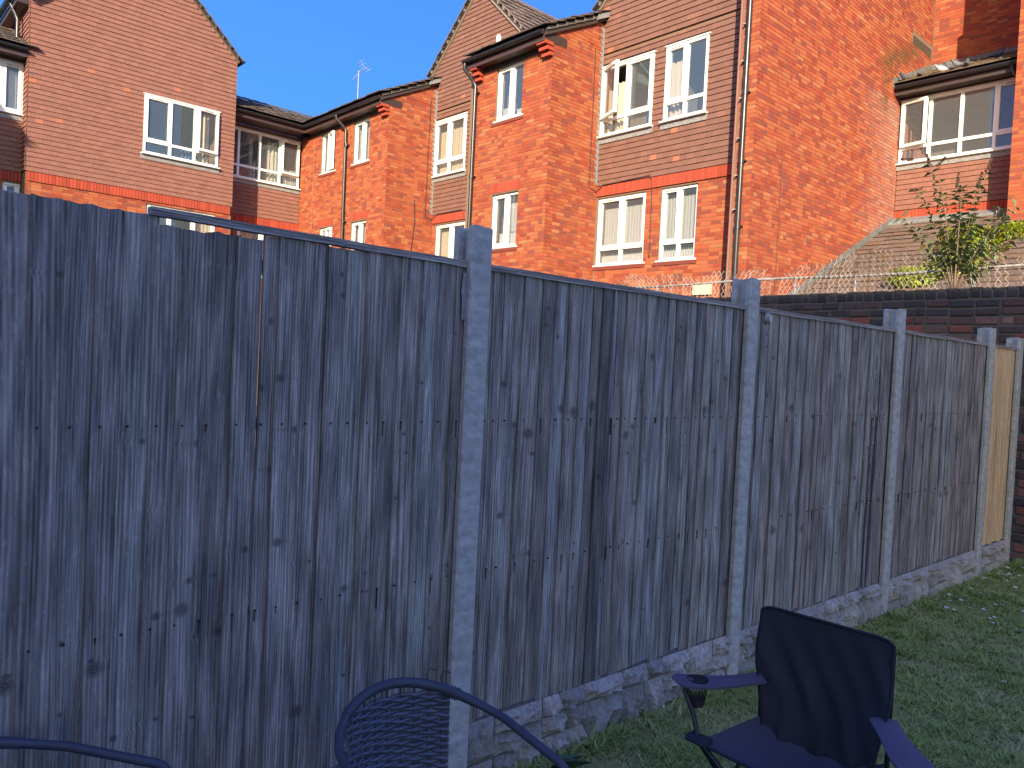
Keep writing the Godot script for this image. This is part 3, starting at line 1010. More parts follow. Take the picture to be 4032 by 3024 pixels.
	for g in [[-17.80, -13.80], [-11.64, -7.62]]:
		var half: float = (g[1] - g[0]) * 0.5
		var ln := half * sqrt(1.0 + s45 * s45) + 0.05
		tiled_slope(Vector3(12.72, 7.86, g[1]), Vector3(1, 0, 0), 7.2, upR, ln, false, gable_tones)
		tiled_slope(Vector3(12.72, 7.86, g[0]), Vector3(1, 0, 0), 7.2, upL, ln, false, gable_tones)
		for sd in [-1.0, 1.0]:
			mb = MB.new()
			mb.col = Color(0.36, 0.29, 0.22)
			var e0 := Vector3(12.72, 7.78, (g[1] if sd > 0 else g[0]) + sd * 0.03)
			var top := Vector3(12.72, 7.78 + (half + 0.03) * s45, (g[0] + g[1]) * 0.5)
			if sd > 0: mb.box(top, Vector3(0.06, 0, 0), e0 - top, Vector3(0, 0.06, 0) * -1.0)
			else: mb.box(e0, Vector3(0.06, 0, 0), top - e0, Vector3(0, -0.06, 0))
			commit(mb, "verge_bedding", M.mortar, bld, off)
			for k in 9:
				mb = MB.new()
				mb.col = Color(0.3, 0.27, 0.24)
				var q := e0.lerp(top, (k + 0.5) / 9.0)
				mb.abox(12.70, 12.78, q.y + 0.04, q.y + 0.15, q.z - 0.015, q.z + 0.015)
				commit(mb, "verge_clip", M.lead, bld, off)
	# the roof of the wide left gable
	var lnA := 2.475 * sqrt(1.0 + s45 * s45) + 0.05
	tiled_slope(Vector3(8.80, 8.02, -26.0), Vector3(0, 0, 1), 4.68, Vector3(-1, s45, 0).normalized(), lnA, false, gable_tones)
	tiled_slope(Vector3(3.68, 8.02, -26.0), Vector3(0, 0, 1), 4.68, Vector3(1, s45, 0).normalized(), lnA, false, gable_tones)
	for sd in [-1.0, 1.0]:
		mb = MB.new()
		mb.col = Color(0.34, 0.23, 0.16)
		var e0 := Vector3(6.245 + sd * 2.53, 7.95, -21.42)
		var top := Vector3(6.245, 10.39, -21.42)
		if sd > 0: mb.box(e0, top - e0, Vector3(0, 0.05, 0), Vector3(0, 0, -0.09) * -1.0)
		else: mb.box(top, e0 - top, Vector3(0, 0.05, 0), Vector3(0, 0, 0.09))
		commit(mb, "verge_bedding", M.mortar, bld, off)
		for k in 12:
			mb = MB.new()
			mb.col = Color(0.12, 0.1, 0.1)
			var q := e0.lerp(top, (k + 0.3) / 12.0)
			mb.abox(q.x - 0.02, q.x + 0.02, q.y + 0.05, q.y + 0.14, -21.40, -21.31)
			commit(mb, "verge_clip", M.lead, bld, off)
	mb = MB.new()
	mb.col = BROWN
	mb.abox(3.5, 3.76, 7.82, 8.0, -26.0, -21.36)
	commit(mb, "soffit", M.satin, bld, off)
	gutter(Vector3(3.43, 8.03, -26.0), Vector3(3.43, 8.03, -21.3), 0.07, Vector3(-1, 0, 0))
	gutter(Vector3(8.87, 8.03, -26.0), Vector3(8.87, 8.03, -21.3), 0.07, Vector3(1, 0, 0))
	# the wing beyond the left edge that shades the foot of the wide gable
	var Wg := front_face(-15.75)
	backing(Wg, -8.2, -3.25, b0, 10.3, [], gA, -0.006, 0.25, TILE_RED, "wing_gable", M.tile)
	mb = MB.new()
	mb.col = mortar
	mb.abox(-3.5, -3.25, b0, 8.0, -21.8, -16.01)
	commit(mb, "wing_side_wall", M.mortar, bld, off)
	tiled_slope(Vector3(-3.16, 8.02, -21.8), Vector3(0, 0, 1), 6.1, Vector3(-1, s45, 0).normalized(), lnA, false, gable_tones)
	# pipes, cables, flues
	downpipe([Vector3(10.885, 6.70, -19.62), Vector3(10.885, 6.62, -19.62), Vector3(11.1, 6.38, -19.5), Vector3(11.14, 6.3, -19.5), Vector3(11.14, 2.0, -19.45)], 0.04, [5.9, 3.75])
	downpipe([Vector3(10.885, 6.70, -13.9), Vector3(10.885, 6.58, -13.9), Vector3(11.08, 6.36, -13.82), Vector3(11.13, 6.25, -13.78), Vector3(11.13, 1.2, -13.78)], 0.04, [6.1, 4.2])
	downpipe([Vector3(12.06, 12.5, -7.42), Vector3(12.06, 0.2, -7.42)], 0.047, [7.2, 4.95, 3.75, 2.6])
	downpipe([Vector3(3.47, 7.96, -22.0), Vector3(3.58, 7.7, -21.95), Vector3(3.62, 7.6, -21.95), Vector3(3.62, 7.05, -21.95)], 0.045, [7.1])
	for y in [2.9, 3.5, 4.15, 4.85, 5.5, 6.15, 6.8]:
		mb = MB.new()
		mb.col = Color(0.5, 0.45, 0.36)
		mb.abox(12.05, 12.14, y, y + 0.02, -7.54, -7.49)
		commit(mb, "pipe_clip", M.lead, bld, off)
	mb = MB.new()
	mb.col = Color(0.3, 0.13, 0.1)
	mb.abox(12.16, 12.3, 0.5, 12.9, -7.66, -7.602)
	commit(mb, "movement_joint", M.matte, bld, off)
	cable([Vector3(12.5, 6.9, -11.405), Vector3(12.52, 3.9, -11.405), Vector3(12.74, 3.85, -11.40), Vector3(12.74, 3.97, -11.2), Vector3(12.74, 4.0, -9.95), Vector3(12.75, 3.9, -9.9), Vector3(12.78, 3.6, -9.9), Vector3(12.78, 2.4, -9.88), Vector3(12.78, 2.35, -9.9), Vector3(12.78, 2.3, -9.88), Vector3(12.78, 2.36, -9.86)])
	cable([Vector3(12.55, 7.1, -17.445), Vector3(12.52, 3.9, -17.445), Vector3(12.74, 3.86, -17.42), Vector3(12.74, 3.98, -17.2), Vector3(12.74, 3.99, -16.1), Vector3(12.78, 3.7, -16.0)])
	cable([Vector3(12.14, 4.3, -17.44), Vector3(12.18, 3.7, -17.44), Vector3(12.1, 2.9, -17.44), Vector3(12.08, 2.4, -17.44)], 0.012)
	cable([Vector3(11.21, 6.4, -21.45), Vector3(11.205, 5.2, -21.42), Vector3(11.205, 2.6, -21.4)], 0.012, Color(0.3, 0.12, 0.07))
	cable([Vector3(13.15, 4.2, -7.235), Vector3(13.15, 0.7, -7.235)], 0.01, Color(0.16, 0.05, 0.035), "movement_crack")
	for q in [[12.3, 7.42, -22.1, 0.32], [11.62, 7.16, -13.62, 0.36]]:
		mb = MB.new()
		mb.col = Color(0.7, 0.7, 0.68)
		var p := Vector3(q[0], q[1], q[2])
		mb.pipe([p, p + Vector3(0, q[3] * 0.45, 0)], 0.05, 10)
		mb.tube(PackedVector3Array([p + Vector3(0, q[3] * 0.45, 0), p + Vector3(0, q[3] * 0.55, 0), p + Vector3(0, q[3] * 0.85, 0), p + Vector3(0, q[3], 0)]), PackedFloat32Array([0.062, 0.064, 0.06, 0.03]), 10)
		commit(mb, "flue", M.satin, bld, off)
	# louvred vent at the inner corner of the tall wall
	mb = MB.new()
	mb.col = Color(0.06, 0.05, 0.045)
	G.box(mb, 18.78, 19.97, 7.88, 8.11, -0.12, -0.05)
	var vent := commit(mb, "louvre_vent", M.matte, bld, off)
	for i in 8:
		mb = MB.new()
		mb.col = Color(0.36, 0.33, 0.29)
		var y := 7.89 + i * 0.027
		mb.box(G.p(18.80, y, -0.045), Vector3(1.15, 0, 0), Vector3(0, 0.014, -0.01), Vector3(0, -0.012, 0.05))
		commit(mb, "louvre_blade", M.lead, vent, off)
	# the small roof over the recessed front by the tall wall
	var moss := [Color(0.2, 0.15, 0.10), Color(0.17, 0.12, 0.085), Color(0.23, 0.165, 0.12), Color(0.19, 0.13, 0.06)]
	tiled_slope(Vector3(17.93, 6.63, -7.23), Vector3(0, 0, 1), 2.42, Vector3(1, 0.44, 0).normalized(), 2.24, true, moss)
	mb = MB.new()
	mb.col = BROWN
	mb.abox(18.0, 18.36, 6.44, 6.465, -7.24, -4.8)
	commit(mb, "soffit", M.satin, bld, off)
	mb = MB.new()
	mb.col = Color(0.05, 0.035, 0.03)
	mb.abox(17.975, 17.999, 6.43, 6.62, -7.24, -4.8)
	commit(mb, "fascia", M.satin, bld, off)
	gutter(Vector3(17.905, 6.61, -7.2), Vector3(17.905, 6.61, -4.82), 0.075, Vector3(-1, 0, 0))
	mb = MB.new()
	mb.col = Color(0.2, 0.205, 0.21)
	mb.box(Vector3(19.9, 7.5, -7.2), Vector3(0, 0, 0) + Vector3(0.09, 0, 0), Vector3(0, 0.17, 0), Vector3(0, 0, 2.4))
	commit(mb, "lead_flashing", M.lead, bld, off)
	for k in 13:
		mb = MB.new()
		mb.col = tone(Color(0.22, 0.22, 0.21), 0.15)
		var x := 17.85 + k * 0.165
		var y := 6.62 + (x - 17.93) * 0.44
		mb.box(Vector3(x, y, -7.252), Vector3(0.155, 0.07, 0), Vector3(0, 0.21, 0), Vector3(0, 0, 0.016 + 0.003 * (k % 2)))
		commit(mb, "lead_step", M.lead, bld, off)
	downpipe([Vector3(17.9, 6.55, -4.95), Vector3(17.95, 6.4, -4.9), Vector3(18.2, 6.25, -4.84)], 0.045)
	# the lean-to at the foot of the tall wall
	var lean_up := Vector3(1, 0.48, 0).normalized()
	var lean_tones := [Color(0.235, 0.155, 0.12), Color(0.26, 0.175, 0.135), Color(0.21, 0.145, 0.11), Color(0.25, 0.15, 0.09)]
	tiled_slope(Vector3(13.0, 1.03, -7.22), Vector3(0, 0, 1), 3.63, lean_up, 5.92, true, lean_tones)
	tiled_slope(Vector3(13.0, 1.03, -3.59), Vector3(0, 0, 1), 5.0, lean_up, 5.92, false, lean_tones)
	mb = MB.new()
	mb.col = Color(0.27, 0.28, 0.29)
	mb.box(Vector3(18.05, 3.44, -7.24), Vector3(0.27, 0.13, 0), Vector3(-0.01, 0.2, 0) * 0.8, Vector3(0, 0, 2.7))
	commit(mb, "lead_flashing", M.lead, bld, off)
	for k in 34:
		mb = MB.new()
		mb.col = tone(Color(0.22, 0.22, 0.21), 0.1)
		var x := 13.1 + k * 0.155
		var y := 1.05 + (x - 13.0) * 0.48
		mb.box(Vector3(x, y + 0.02, -7.252), Vector3(0.148, 0.071, 0), Vector3(0, 0.17, 0), Vector3(0, 0, 0.014 + 0.003 * (k % 2)))
		commit(mb, "lead_step", M.lead, bld, off)
	mb = MB.new()
	mb.col = mortar
	mb.abox(13.2, 13.4, b0, 1.0, -7.24, 1.4)
	commit(mb, "lean_to_wall", M.mortar, bld, off)
	mb = MB.new()
	mb.col = Color(0.62, 0.55, 0.38)
	D.box(mb, -8.75, -8.35, 1.5, 1.72, 0.0, 0.06)
	commit(mb, "vent_cover", M.satin, bld, off)
	finish_facing()

func finish_facing() -> void:
	var cdir := BB.inverse() * Vector3(0, 0, -1)
	for q in [[bricks, "brick", M.brick], [tiles, "tile", M.tile]]:
		var order := []
		var list: Array = q[0]
		for i in list.size():
			var t: Array = list[i]
			var f: Face = t[0]
			var p := f.p((t[1] + t[2]) * 0.5, (t[3] + t[4]) * 0.5)
			var seen := not cam.is_position_behind(BB * p + Vector3(0, CH, 0))
			var lim := 1.9 if f.n.z > 0.5 else 2.0
			var d := p.length() if (seen and t[3] > lim and p.dot(cdir) < 14.9 and t[3] < 0.5 * p.dot(cdir) - 0.5) else 1000.0
			order.append([d, i])
		order.sort_custom(func(a, b): return a[0] < b[0])
		var mb := MB.new()
		for k in order.size():
			var t: Array = list[order[k][1]]
			var f: Face = t[0]
			var target := mb
			var alone: bool = k < 300 and order[k][0] < 900.0
			if alone: target = MB.new()
			if q[1] == "brick":
				target.col = t[5]
				var d1: float = t[6] if t.size() > 6 else 0.0
				f.box(target, t[1], t[2], t[3], t[4], -0.012, d1, alone)
			else:
				put_tile(target, t)
			if alone: commit(target, q[1], q[2], bld, off)
		commit(mb, "brickwork" if q[1] == "brick" else "tile_hanging", q[2], bld, off).set_meta("kind", "stuff")

# ------------------------------------------------------------------ garden: posts, panels, gravel boards
const ZP := -2.37      # face of the fence boards
const POSTS := [-0.075, 1.854, 3.782, 5.725, 7.644, 8.43]
const POST_NAMES := ["concrete fence post at the free end of the weathered fence", "thick grey concrete fence post beside the dark wicker chair", "grey concrete fence post standing behind the folding camping chair", "grey concrete fence post between two weathered panels on the lawn", "pale concrete fence post between the grey boards and the new tan boards", "last concrete fence post against the old brick garden wall"]
const POST_TOPS := [0.5, 0.515, 0.525, 0.52, 0.515, 0.475]

func build_posts() -> void:
	for i in POSTS.size():
		var x: float = POSTS[i]
		var h: float = POST_TOPS[i]
		var t := thing("concrete_post", POST_NAMES[i], "fence post", FB, Vector3(x, -CH, ZP), "concrete posts of the fence")
		var mb := MB.new()
		mb.col = Color(0.58, 0.56, 0.5)
		# an H in plan: front flange, web, rear flange
		var hw := 0.051
		var zf := ZP + 0.045
		var poly := [Vector2(-hw + 0.008, zf), Vector2(hw - 0.008, zf), Vector2(hw, zf - 0.008), Vector2(hw, zf - 0.032), Vector2(0.02, zf - 0.04), Vector2(0.02, zf - 0.085), Vector2(hw, zf - 0.09), Vector2(hw, zf - 0.12), Vector2(-hw, zf - 0.12), Vector2(-hw, zf - 0.09), Vector2(-0.02, zf - 0.085), Vector2(-0.02, zf - 0.04), Vector2(-hw, zf - 0.032), Vector2(-hw, zf - 0.008)]
		var y0 := -CH - 0.1
		var ys := [y0]
		while ys[-1] + 0.2 < h - 0.03: ys.append(ys[-1] + 0.2)
		ys.append(h)
		for k in ys.size() - 1:
			for j in poly.size():
				var p: Vector2 = poly[j]
				var q: Vector2 = poly[(j + 1) % poly.size()]
				var ta := 0.006 * sin(j * 2.3 + i) if k + 1 == ys.size() - 1 else 0.0
				var tb := 0.006 * sin(((j + 1) % poly.size()) * 2.3 + i) if k + 1 == ys.size() - 1 else 0.0
				mb.quad(Vector3(x + q.x, ys[k], q.y), Vector3(x + p.x, ys[k], p.y), Vector3(x + p.x, ys[k + 1] + ta, p.y), Vector3(x + q.x, ys[k + 1] + tb, q.y))
		var c := Vector3(x, h, zf - 0.06)
		for part in [[0, 1, 2, 3, 4, 11, 12, 13], [4, 5, 10, 11], [5, 6, 7, 8, 9, 10]]:
			for j in range(1, part.size() - 1):
				var tr := []
				for id in [part[0], part[j + 1], part[j]]:
					tr.append(Vector3(x + poly[id].x, h + 0.006 * sin(id * 2.3 + i), poly[id].y))
				mb.tri(tr[0], tr[1], tr[2])
		commit(mb, "post", M.concrete, t, off)

# one feather-edged board, thick edge to the right, thin edge tucked under its neighbour
func board(parent: Node, x0: float, x1: float, y0: float, y1: float, z: float, c: Color, lean := 0.0, cup := 0.0, broken := 0.0, fresh := false) -> void:
	var mb := MB.new()
	mb.col = c
	var col := rng.randi() % 16
	var aw := 256.0 if fresh else 1024.0
	if fresh: col = col % 4
	var u0 := (col * 64 + 4) / aw
	var u1 := (col * 64 + 60) / aw
	if rng.randf() < 0.5:
		var t := u0
		u0 = u1; u1 = t
	var flip := rng.randf() < 0.5
	var v0 := rnd(0.0, 0.04)
	var n := 6
	var m := 3
	var pts := []
	for i in n + 1:
		var row := []
		var y := lerpf(y0, y1, float(i) / n)
		var bow := 0.004 * sin(float(i) / n * PI) * sin(x0 * 37.0)
		for j in m + 1:
			var f := float(j) / m
			var x := lerpf(x0, x1, f) + lean * (y - y0)
			var d := lerpf(0.010, 0.001, f) + cup * (f * (1.0 - f)) * 4.0 + bow
			var yy := y
			if i == n: yy += broken * (f - 0.5) + 0.004 * sin(x * 90.0)
			if i == 0: yy += 0.006 * sin(x0 * 51.0)
			row.append([Vector3(x, yy, z + d), Vector2(lerpf(u0, u1, f), v0 + (1.0 - float(i) / n if not flip else float(i) / n) * 0.95)])
		pts.append(row)
	for i in n:
		for j in m:
			var a = pts[i][j]; var b = pts[i][j + 1]; var d = pts[i + 1][j + 1]; var e = pts[i + 1][j]
			mb.quad_uv(a[0], b[0], d[0], e[0], a[1], b[1], d[1], e[1])
		var a2 = pts[i][m]; var d2 = pts[i + 1][m]
		var bk := Vector3(0, 0, -0.011)
		mb.quad_uv(a2[0], a2[0] + bk * 0.2, d2[0] + bk * 0.2, d2[0], a2[1], a2[1], d2[1], d2[1])
		var a3 = pts[i][0]; var d3 = pts[i + 1][0]
		mb.quad_uv(a3[0] + bk, a3[0], d3[0], d3[0] + bk, a3[1] + Vector2(0.004, 0), a3[1], d3[1], d3[1] + Vector2(0.004, 0))
	for j in m:
		var bk := Vector3(0, 0, -0.01)
		var a = pts[n][j]; var b = pts[n][j + 1]
		mb.quad_uv(a[0], b[0], b[0] + bk, a[0] + bk, a[1], b[1], b[1], a[1])
		a = pts[0][j]; b = pts[0][j + 1]
		mb.quad_uv(a[0] + bk, b[0] + bk, b[0], a[0], a[1], b[1], b[1], a[1])
	# back
	mb.quad_uv(pts[0][m][0] + Vector3(0, 0, -0.004), pts[0][0][0] + Vector3(0, 0, -0.016), pts[n][0][0] + Vector3(0, 0, -0.016), pts[n][m][0] + Vector3(0, 0, -0.004), Vector2(u0, 0.9), Vector2(u1, 0.9), Vector2(u1, 0.1), Vector2(u0, 0.1))
	commit(mb, "board", M.new_wood if fresh else M.wood, parent, off)

func rail(parent: Node, called: String, p0: Vector3, p1: Vector3, h: float, d: float, c: Color) -> void:
	var mb := MB.new()
	mb.col = c
	var n := 8
	for i in n:
		var a := p0.lerp(p1, float(i) / n) + Vector3(0, 0.0015 * sin(i * 2.1), 0.001 * sin(i * 3.7))
		var b := p0.lerp(p1, float(i + 1) / n) + Vector3(0, 0.0015 * sin((i + 1) * 2.1), 0.001 * sin((i + 1) * 3.7))
		var up := Vector3(0, h, 0)
		var ou := Vector3(0, 0, d)
		var ua := Vector2(5.0 / 16, float(i) / n); var ub := Vector2(5.0 / 16, float(i + 1) / n); var w := Vector2(0.02, 0)
		mb.quad_uv(a + ou, b + ou, b + ou + up, a + ou + up, ua, ub, ub + w, ua + w)
		mb.quad_uv(a + up + ou, b + up + ou, b + up, a + up, ua, ub, ub + w, ua + w)
		mb.quad_uv(a, b, b + ou, a + ou, ua, ub, ub + w, ua + w)
		mb.quad_uv(b, a, a + up, b + up, ua, ub, ub + w, ua + w)
		if i == 0: mb.quad_uv(a, a + ou, a + ou + up, a + up, ua, ua, ua + w, ua + w)
		if i == n - 1: mb.quad_uv(b + ou, b, b + up, b + ou + up, ub, ub, ub + w, ub + w)
	commit(mb, called, M.wood, parent, off)

func build_panels() -> void:
	var labels := ["weathered grey board fence panel whose capping rail has broken away at one end", "weathered grey board fence panel behind the wicker chair with one pale narrow strip", "grey board fence panel with a small round solar lamp at its top", "grey board fence panel with a gap rotted open beside its post on the lawn", "narrow fence panel of new tan boards beside the brick garden wall"]
	labels[2] = "grey board fence panel with a small round lamp and a rotted gap"
	labels[3] = "dark grey board fence panel ending next to the new tan panel"
	var edges1 := [-0.02, 0.07, 0.16, 0.25, 0.37, 0.45, 0.53, 0.60, 0.68, 0.75, 0.82, 0.915, 0.992, 1.06, 1.14, 1.23, 1.30, 1.38, 1.45, 1.52, 1.61, 1.69, 1.76, 1.815]
	var edges2 := [1.90, 1.95, 2.01, 2.11, 2.22, 2.30, 2.38, 2.46, 2.53, 2.59, 2.67, 2.70, 2.76, 2.83, 2.91, 2.99, 3.07, 3.14, 3.23, 3.31, 3.39, 3.47, 3.55, 3.64, 3.735]
	for i in 5:
		var x0: float = POSTS[i] + 0.025
		var x1: float = POSTS[i + 1] - 0.025
		var t := thing("board_fence", labels[i], "fence panel", FB, Vector3((x0 + x1) * 0.5, -1.447, ZP - 0.03), "panels of the garden fence")
		var top := 0.366
		var bot := -1.447
		var edges := []
		if i == 0: edges = edges1
		elif i == 1: edges = edges2
		else:
			var x := x0
			while x < x1 - 0.045:
				edges.append(x)
				x += rnd(0.056, 0.118)
			edges.append(x1)
		for k in edges.size() - 1:
			var a: float = edges[k] - 0.002
			var b: float = edges[k + 1] + 0.012
			var g := rnd(0.64, 1.04)
			var c := Color(g * rnd(1.12, 1.16), g * 1.03, g * rnd(0.86, 0.89))
			if i == 4: c = Color.WHITE * rnd(0.84, 1.0)
			var y1 := top + rnd(-0.008, 0.008)
			var lean := rnd(-0.002, 0.002)
			var brk := 0.0
			if i == 0 and edges[k] > 0.6 and edges[k] < 0.98: y1 = 0.348 + rnd(-0.005, 0.005)
			if i == 0 and edges[k] < 0.6: y1 = 0.374 + rnd(-0.006, 0.008)
			if i == 0 and k == 11: b -= 0.008; lean = 0.002
			if i == 0 and k == 12: a += 0.016; lean = -0.0015
			if i == 1 and k == 10: c = Color(1.3, 1.25, 1.25)
			if i == 1 and (k == 8 or k == 9): c = c * 0.6
			if i == 2 and edges[k] > 5.36 and edges[k] < 5.45:
				# the rotted gap: the lower part of one board is gone
				board(t, a, b, -0.25, y1, ZP, c, lean, 0.0)
				board(t, a, b - 0.036, -0.45, -0.252, ZP, c, 0.0, 0.0)
				board(t, a, b - 0.05, bot, -0.452, ZP, c, 0.0, 0.0)
				continue
			board(t, a, b, bot + rnd(-0.01, 0.012), y1, ZP, c, lean, rnd(-0.002, 0.003), brk, i == 4)
		# capping rail and the three battens at the back
		var cc := Color(0.95, 0.88, 0.76)
		if i == 0:
			rail(t, "capping_rail", Vector3(0.66, 0.372, ZP - 0.016), Vector3(x1, 0.357, ZP - 0.016), 0.024, 0.034, cc)
		else:
			rail(t, "capping_rail", Vector3(x0, 0.357, ZP - 0.016), Vector3(x1, 0.357, ZP - 0.016), 0.024, 0.036, cc)
		for y in [-0.855, -0.255, 0.25]:
			rail(t, "batten", Vector3(x0, y, ZP - 0.042), Vector3(x1, y, ZP - 0.042), 0.038, 0.03, cc * 0.8)
		# nail heads along the middle batten
		if i < 4:
			var nb := MB.new()
			nb.col = Color(0.02, 0.018, 0.018)
			for k in edges.size() - 1:
				for y in [-0.235, -0.835]:
					var xm: float = edges[k] + rnd(0.014, 0.03)
					nb.col = Color(0.02, 0.018, 0.018)
					nb.abox(xm - 0.0028, xm + 0.0028, y - 0.003, y + 0.003, ZP + 0.006, ZP + 0.0135)
					if rng.randf() < 0.3:
						nb.col = Color(0.045, 0.04, 0.042)
						nb.abox(xm - rnd(0.0008, 0.0014), xm + 0.001, y - rnd(0.015, 0.075), y - 0.003, ZP + 0.005, ZP + 0.0125)
			commit(nb, "nail_heads", M.matte, t, off).set_meta("kind", "stuff")
		if i == 0:
			var mb := MB.new()
			mb.col = Color(0.42, 0.42, 0.42)
			mb.abox(1.785, 1.815, 0.155, 0.335, ZP + 0.016, ZP + 0.0185)
			mb.abox(1.78, 1.792, 0.25, 0.31, ZP + 0.0165, ZP + 0.022)
			commit(mb, "metal_bracket", M.lead, t, off)

func build_gravel_boards() -> void:
	var labels := ["rock faced concrete gravel board under the panel with the broken capping", "rock faced concrete gravel board behind the arm of the wicker chair", "rock faced concrete gravel board behind the camping chair back", "rock faced concrete gravel board beside the daisies on the lawn", "short rock faced concrete gravel board under the new tan panel"]
	var noise := FastNoiseLite.new()
	noise.seed = 4; noise.frequency = 9.0; noise.fractal_octaves = 3
	for i in 5:
		var x0: float = POSTS[i] + 0.028
		var x1: float = POSTS[i + 1] - 0.028
		var t := thing("gravel_board", labels[i], "gravel board", FB, Vector3((x0 + x1) * 0.5, -CH, ZP - 0.02), "concrete gravel boards under the fence")
		var c0 := Color(0.54, 0.49, 0.41)
		var mb := MB.new()
		mb.col = c0 * 0.4
		mb.abox(x0, x1, -CH - 0.06, -1.452, ZP - 0.04, ZP + 0.004)
		commit(mb, "slab", M.stone, t, off)
		var rows := [-CH - 0.05, -1.635, -1.545, -1.453]
		var x := x0
		while x < x1 - 0.02:
			var w := rnd(0.16, 0.34)
			if x1 - x - w < 0.1: w = x1 - x
			# a tall stone or a column of two or three
			var mode := rng.randi() % 4
			var ys := [[rows[0], rows[1]], [rows[1], rows[2]], [rows[2], rows[3]]]
			if mode == 0: ys = [[rows[0], rows[2]], [rows[2], rows[3]]]
			elif mode == 1: ys = [[rows[0], rows[1]], [rows[1], rows[3]]]
			for r in ys:
				var cut := 1 if w < 0.24 else 2
				var xs := [x, x + w] if cut == 1 or rng.randf() < 0.5 else [x, x + w * rnd(0.35, 0.65), x + w]
				for q in xs.size() - 1:
					rock(t, xs[q] + 0.004, xs[q + 1] - 0.004, r[0] + 0.004, r[1] - 0.004, tone(c0, 0.24), noise)
			x += w

func rock(parent: Node, x0: float, x1: float, y0: float, y1: float, c: Color, noise: FastNoiseLite) -> void:
	var mb := MB.new()
	mb.col = c
	var nx := 6
	var ny := 4
	var g := []
	for j in ny + 1:
		var row := []
		for i in nx + 1:
			var x := lerpf(x0, x1, float(i) / nx)
			var y := lerpf(y0, y1, float(j) / ny)
			var edge := mini(mini(i, nx - i), mini(j, ny - j))
			var d := 0.006 if edge == 0 else 0.014 + 0.05 * (0.5 + noise.get_noise_2d(x * 3.0, y * 5.0)) + rnd(-0.003, 0.004)
			if edge > 0:
				x += rnd(-0.005, 0.005); y += rnd(-0.004, 0.004)
			row.append(Vector3(x, y, ZP + d))
		g.append(row)
	for j in ny:
		for i in nx:
			mb.tri(g[j][i], g[j][i + 1], g[j + 1][i + 1])
			mb.tri(g[j][i], g[j + 1][i + 1], g[j + 1][i])
	var z := ZP + 0.002
	mb.quad(Vector3(x0, y1, z), Vector3(x0, y1, ZP + 0.006), Vector3(x1, y1, ZP + 0.006), Vector3(x1, y1, z))
	mb.quad(Vector3(x0, y0, z), Vector3(x1, y0, z), Vector3(x1, y0, ZP + 0.006), Vector3(x0, y0, ZP + 0.006))
	mb.quad(Vector3(x0, y0, z), Vector3(x0, y0, ZP + 0.006), Vector3(x0, y1, ZP + 0.006), Vector3(x0, y1, z))
	mb.quad(Vector3(x1, y0, ZP + 0.006), Vector3(x1, y0, z), Vector3(x1, y1, z), Vector3(x1, y1, ZP + 0.006))
	commit(mb, "stone", M.stone, parent, off)

# ------------------------------------------------------------------ the old garden wall and what grows on it
const XW := 8.8
func old_brick(parent: Node, z0: float, z1: float, y0: float, y1: float, c: Color, depth := 0.03) -> void:
	var mb := MB.new()
	mb.col = c
	var j := func() -> float: return rng.randf_range(-0.007, 0.007)
	mb.cbox(Vector3(XW + 0.02, y0 + j.call(), z0 + j.call()), Vector3(0, 0, z1 - z0 + j.call()), Vector3(0, y1 - y0 + j.call(), 0), Vector3(-depth + j.call(), 0, 0), 0.008)
	commit(mb, "brick", M.old_brick, parent, off)

func build_garden_wall() -> void:
	var t := thing("garden_wall", "old soot-blackened brick garden wall with crumbling mortar behind the fence end", "wall", FB, Vector3(XW + 0.12, -CH, -3.5))
	var mb := MB.new()
	mb.col = Color(0.15, 0.13, 0.105)
	mb.abox(XW + 0.006, XW + 0.235, -CH - 0.1, 0.985, -12.0, 2.5)
	commit(mb, "wall_core", M.mortar, t, off)
	var cols := [Color(0.05, 0.04, 0.038), Color(0.09, 0.05, 0.045), Color(0.17, 0.06, 0.045), Color(0.12, 0.075, 0.07), Color(0.20, 0.085, 0.06), Color(0.045, 0.045, 0.05), Color(0.16, 0.1, 0.085)]
	# coping of bricks on edge
	var z := -9.6
	while z < 1.0:
		var w := rnd(0.098, 0.122)
		var cm := MB.new()
		cm.col = tone(Color(0.075, 0.063, 0.06), 0.3)
		cm.cbox(Vector3(XW + 0.24, 0.905 + rnd(-0.003, 0.003), z), Vector3(0, 0, w - 0.012), Vector3(0, 0.105 + rnd(-0.008, 0.01), 0), Vector3(-0.245 + rnd(-0.006, 0.006), 0, 0), 0.012)
		commit(cm, "coping_brick", M.old_brick, t, off)
		z += w
	var bits := 0
	var far := MB.new()
	for k in 29:
		var y := 0.9 - (k + 1) * 0.09
		var lo := -7.5 if k < 7 else -2.75
		var hi := 0.6
		var s := lo + (0.0 if k % 2 == 0 else 0.12)
		while s < hi:
			var w := 0.225 if rng.randf() < 0.8 else 0.108
			var c: Color = tone(cols[rng.randi() % cols.size()] * Color(2.0, 1.65, 1.4), 0.25)
			if k < 2: c = c.lerp(Color(0.075, 0.066, 0.064), 0.7)
			if k > 14 and s > -2.4: c = c.lerp(Color(0.22, 0.085, 0.065), 0.5)
			var seen := s + w > -5.5 and s < -1.9
			if seen:
				old_brick(t, s + 0.008, s + w - 0.004, y + 0.008, y + 0.078, c)
			else:
				far.col = c
				far.box(Vector3(XW - 0.008, y + 0.008, s + 0.008), Vector3(0, 0, w - 0.012), Vector3(0, 0.07, 0), Vector3(0.03, 0, 0))
			s += w + 0.012
	commit(far, "brickwork", M.old_brick, t, off).set_meta("kind", "stuff")

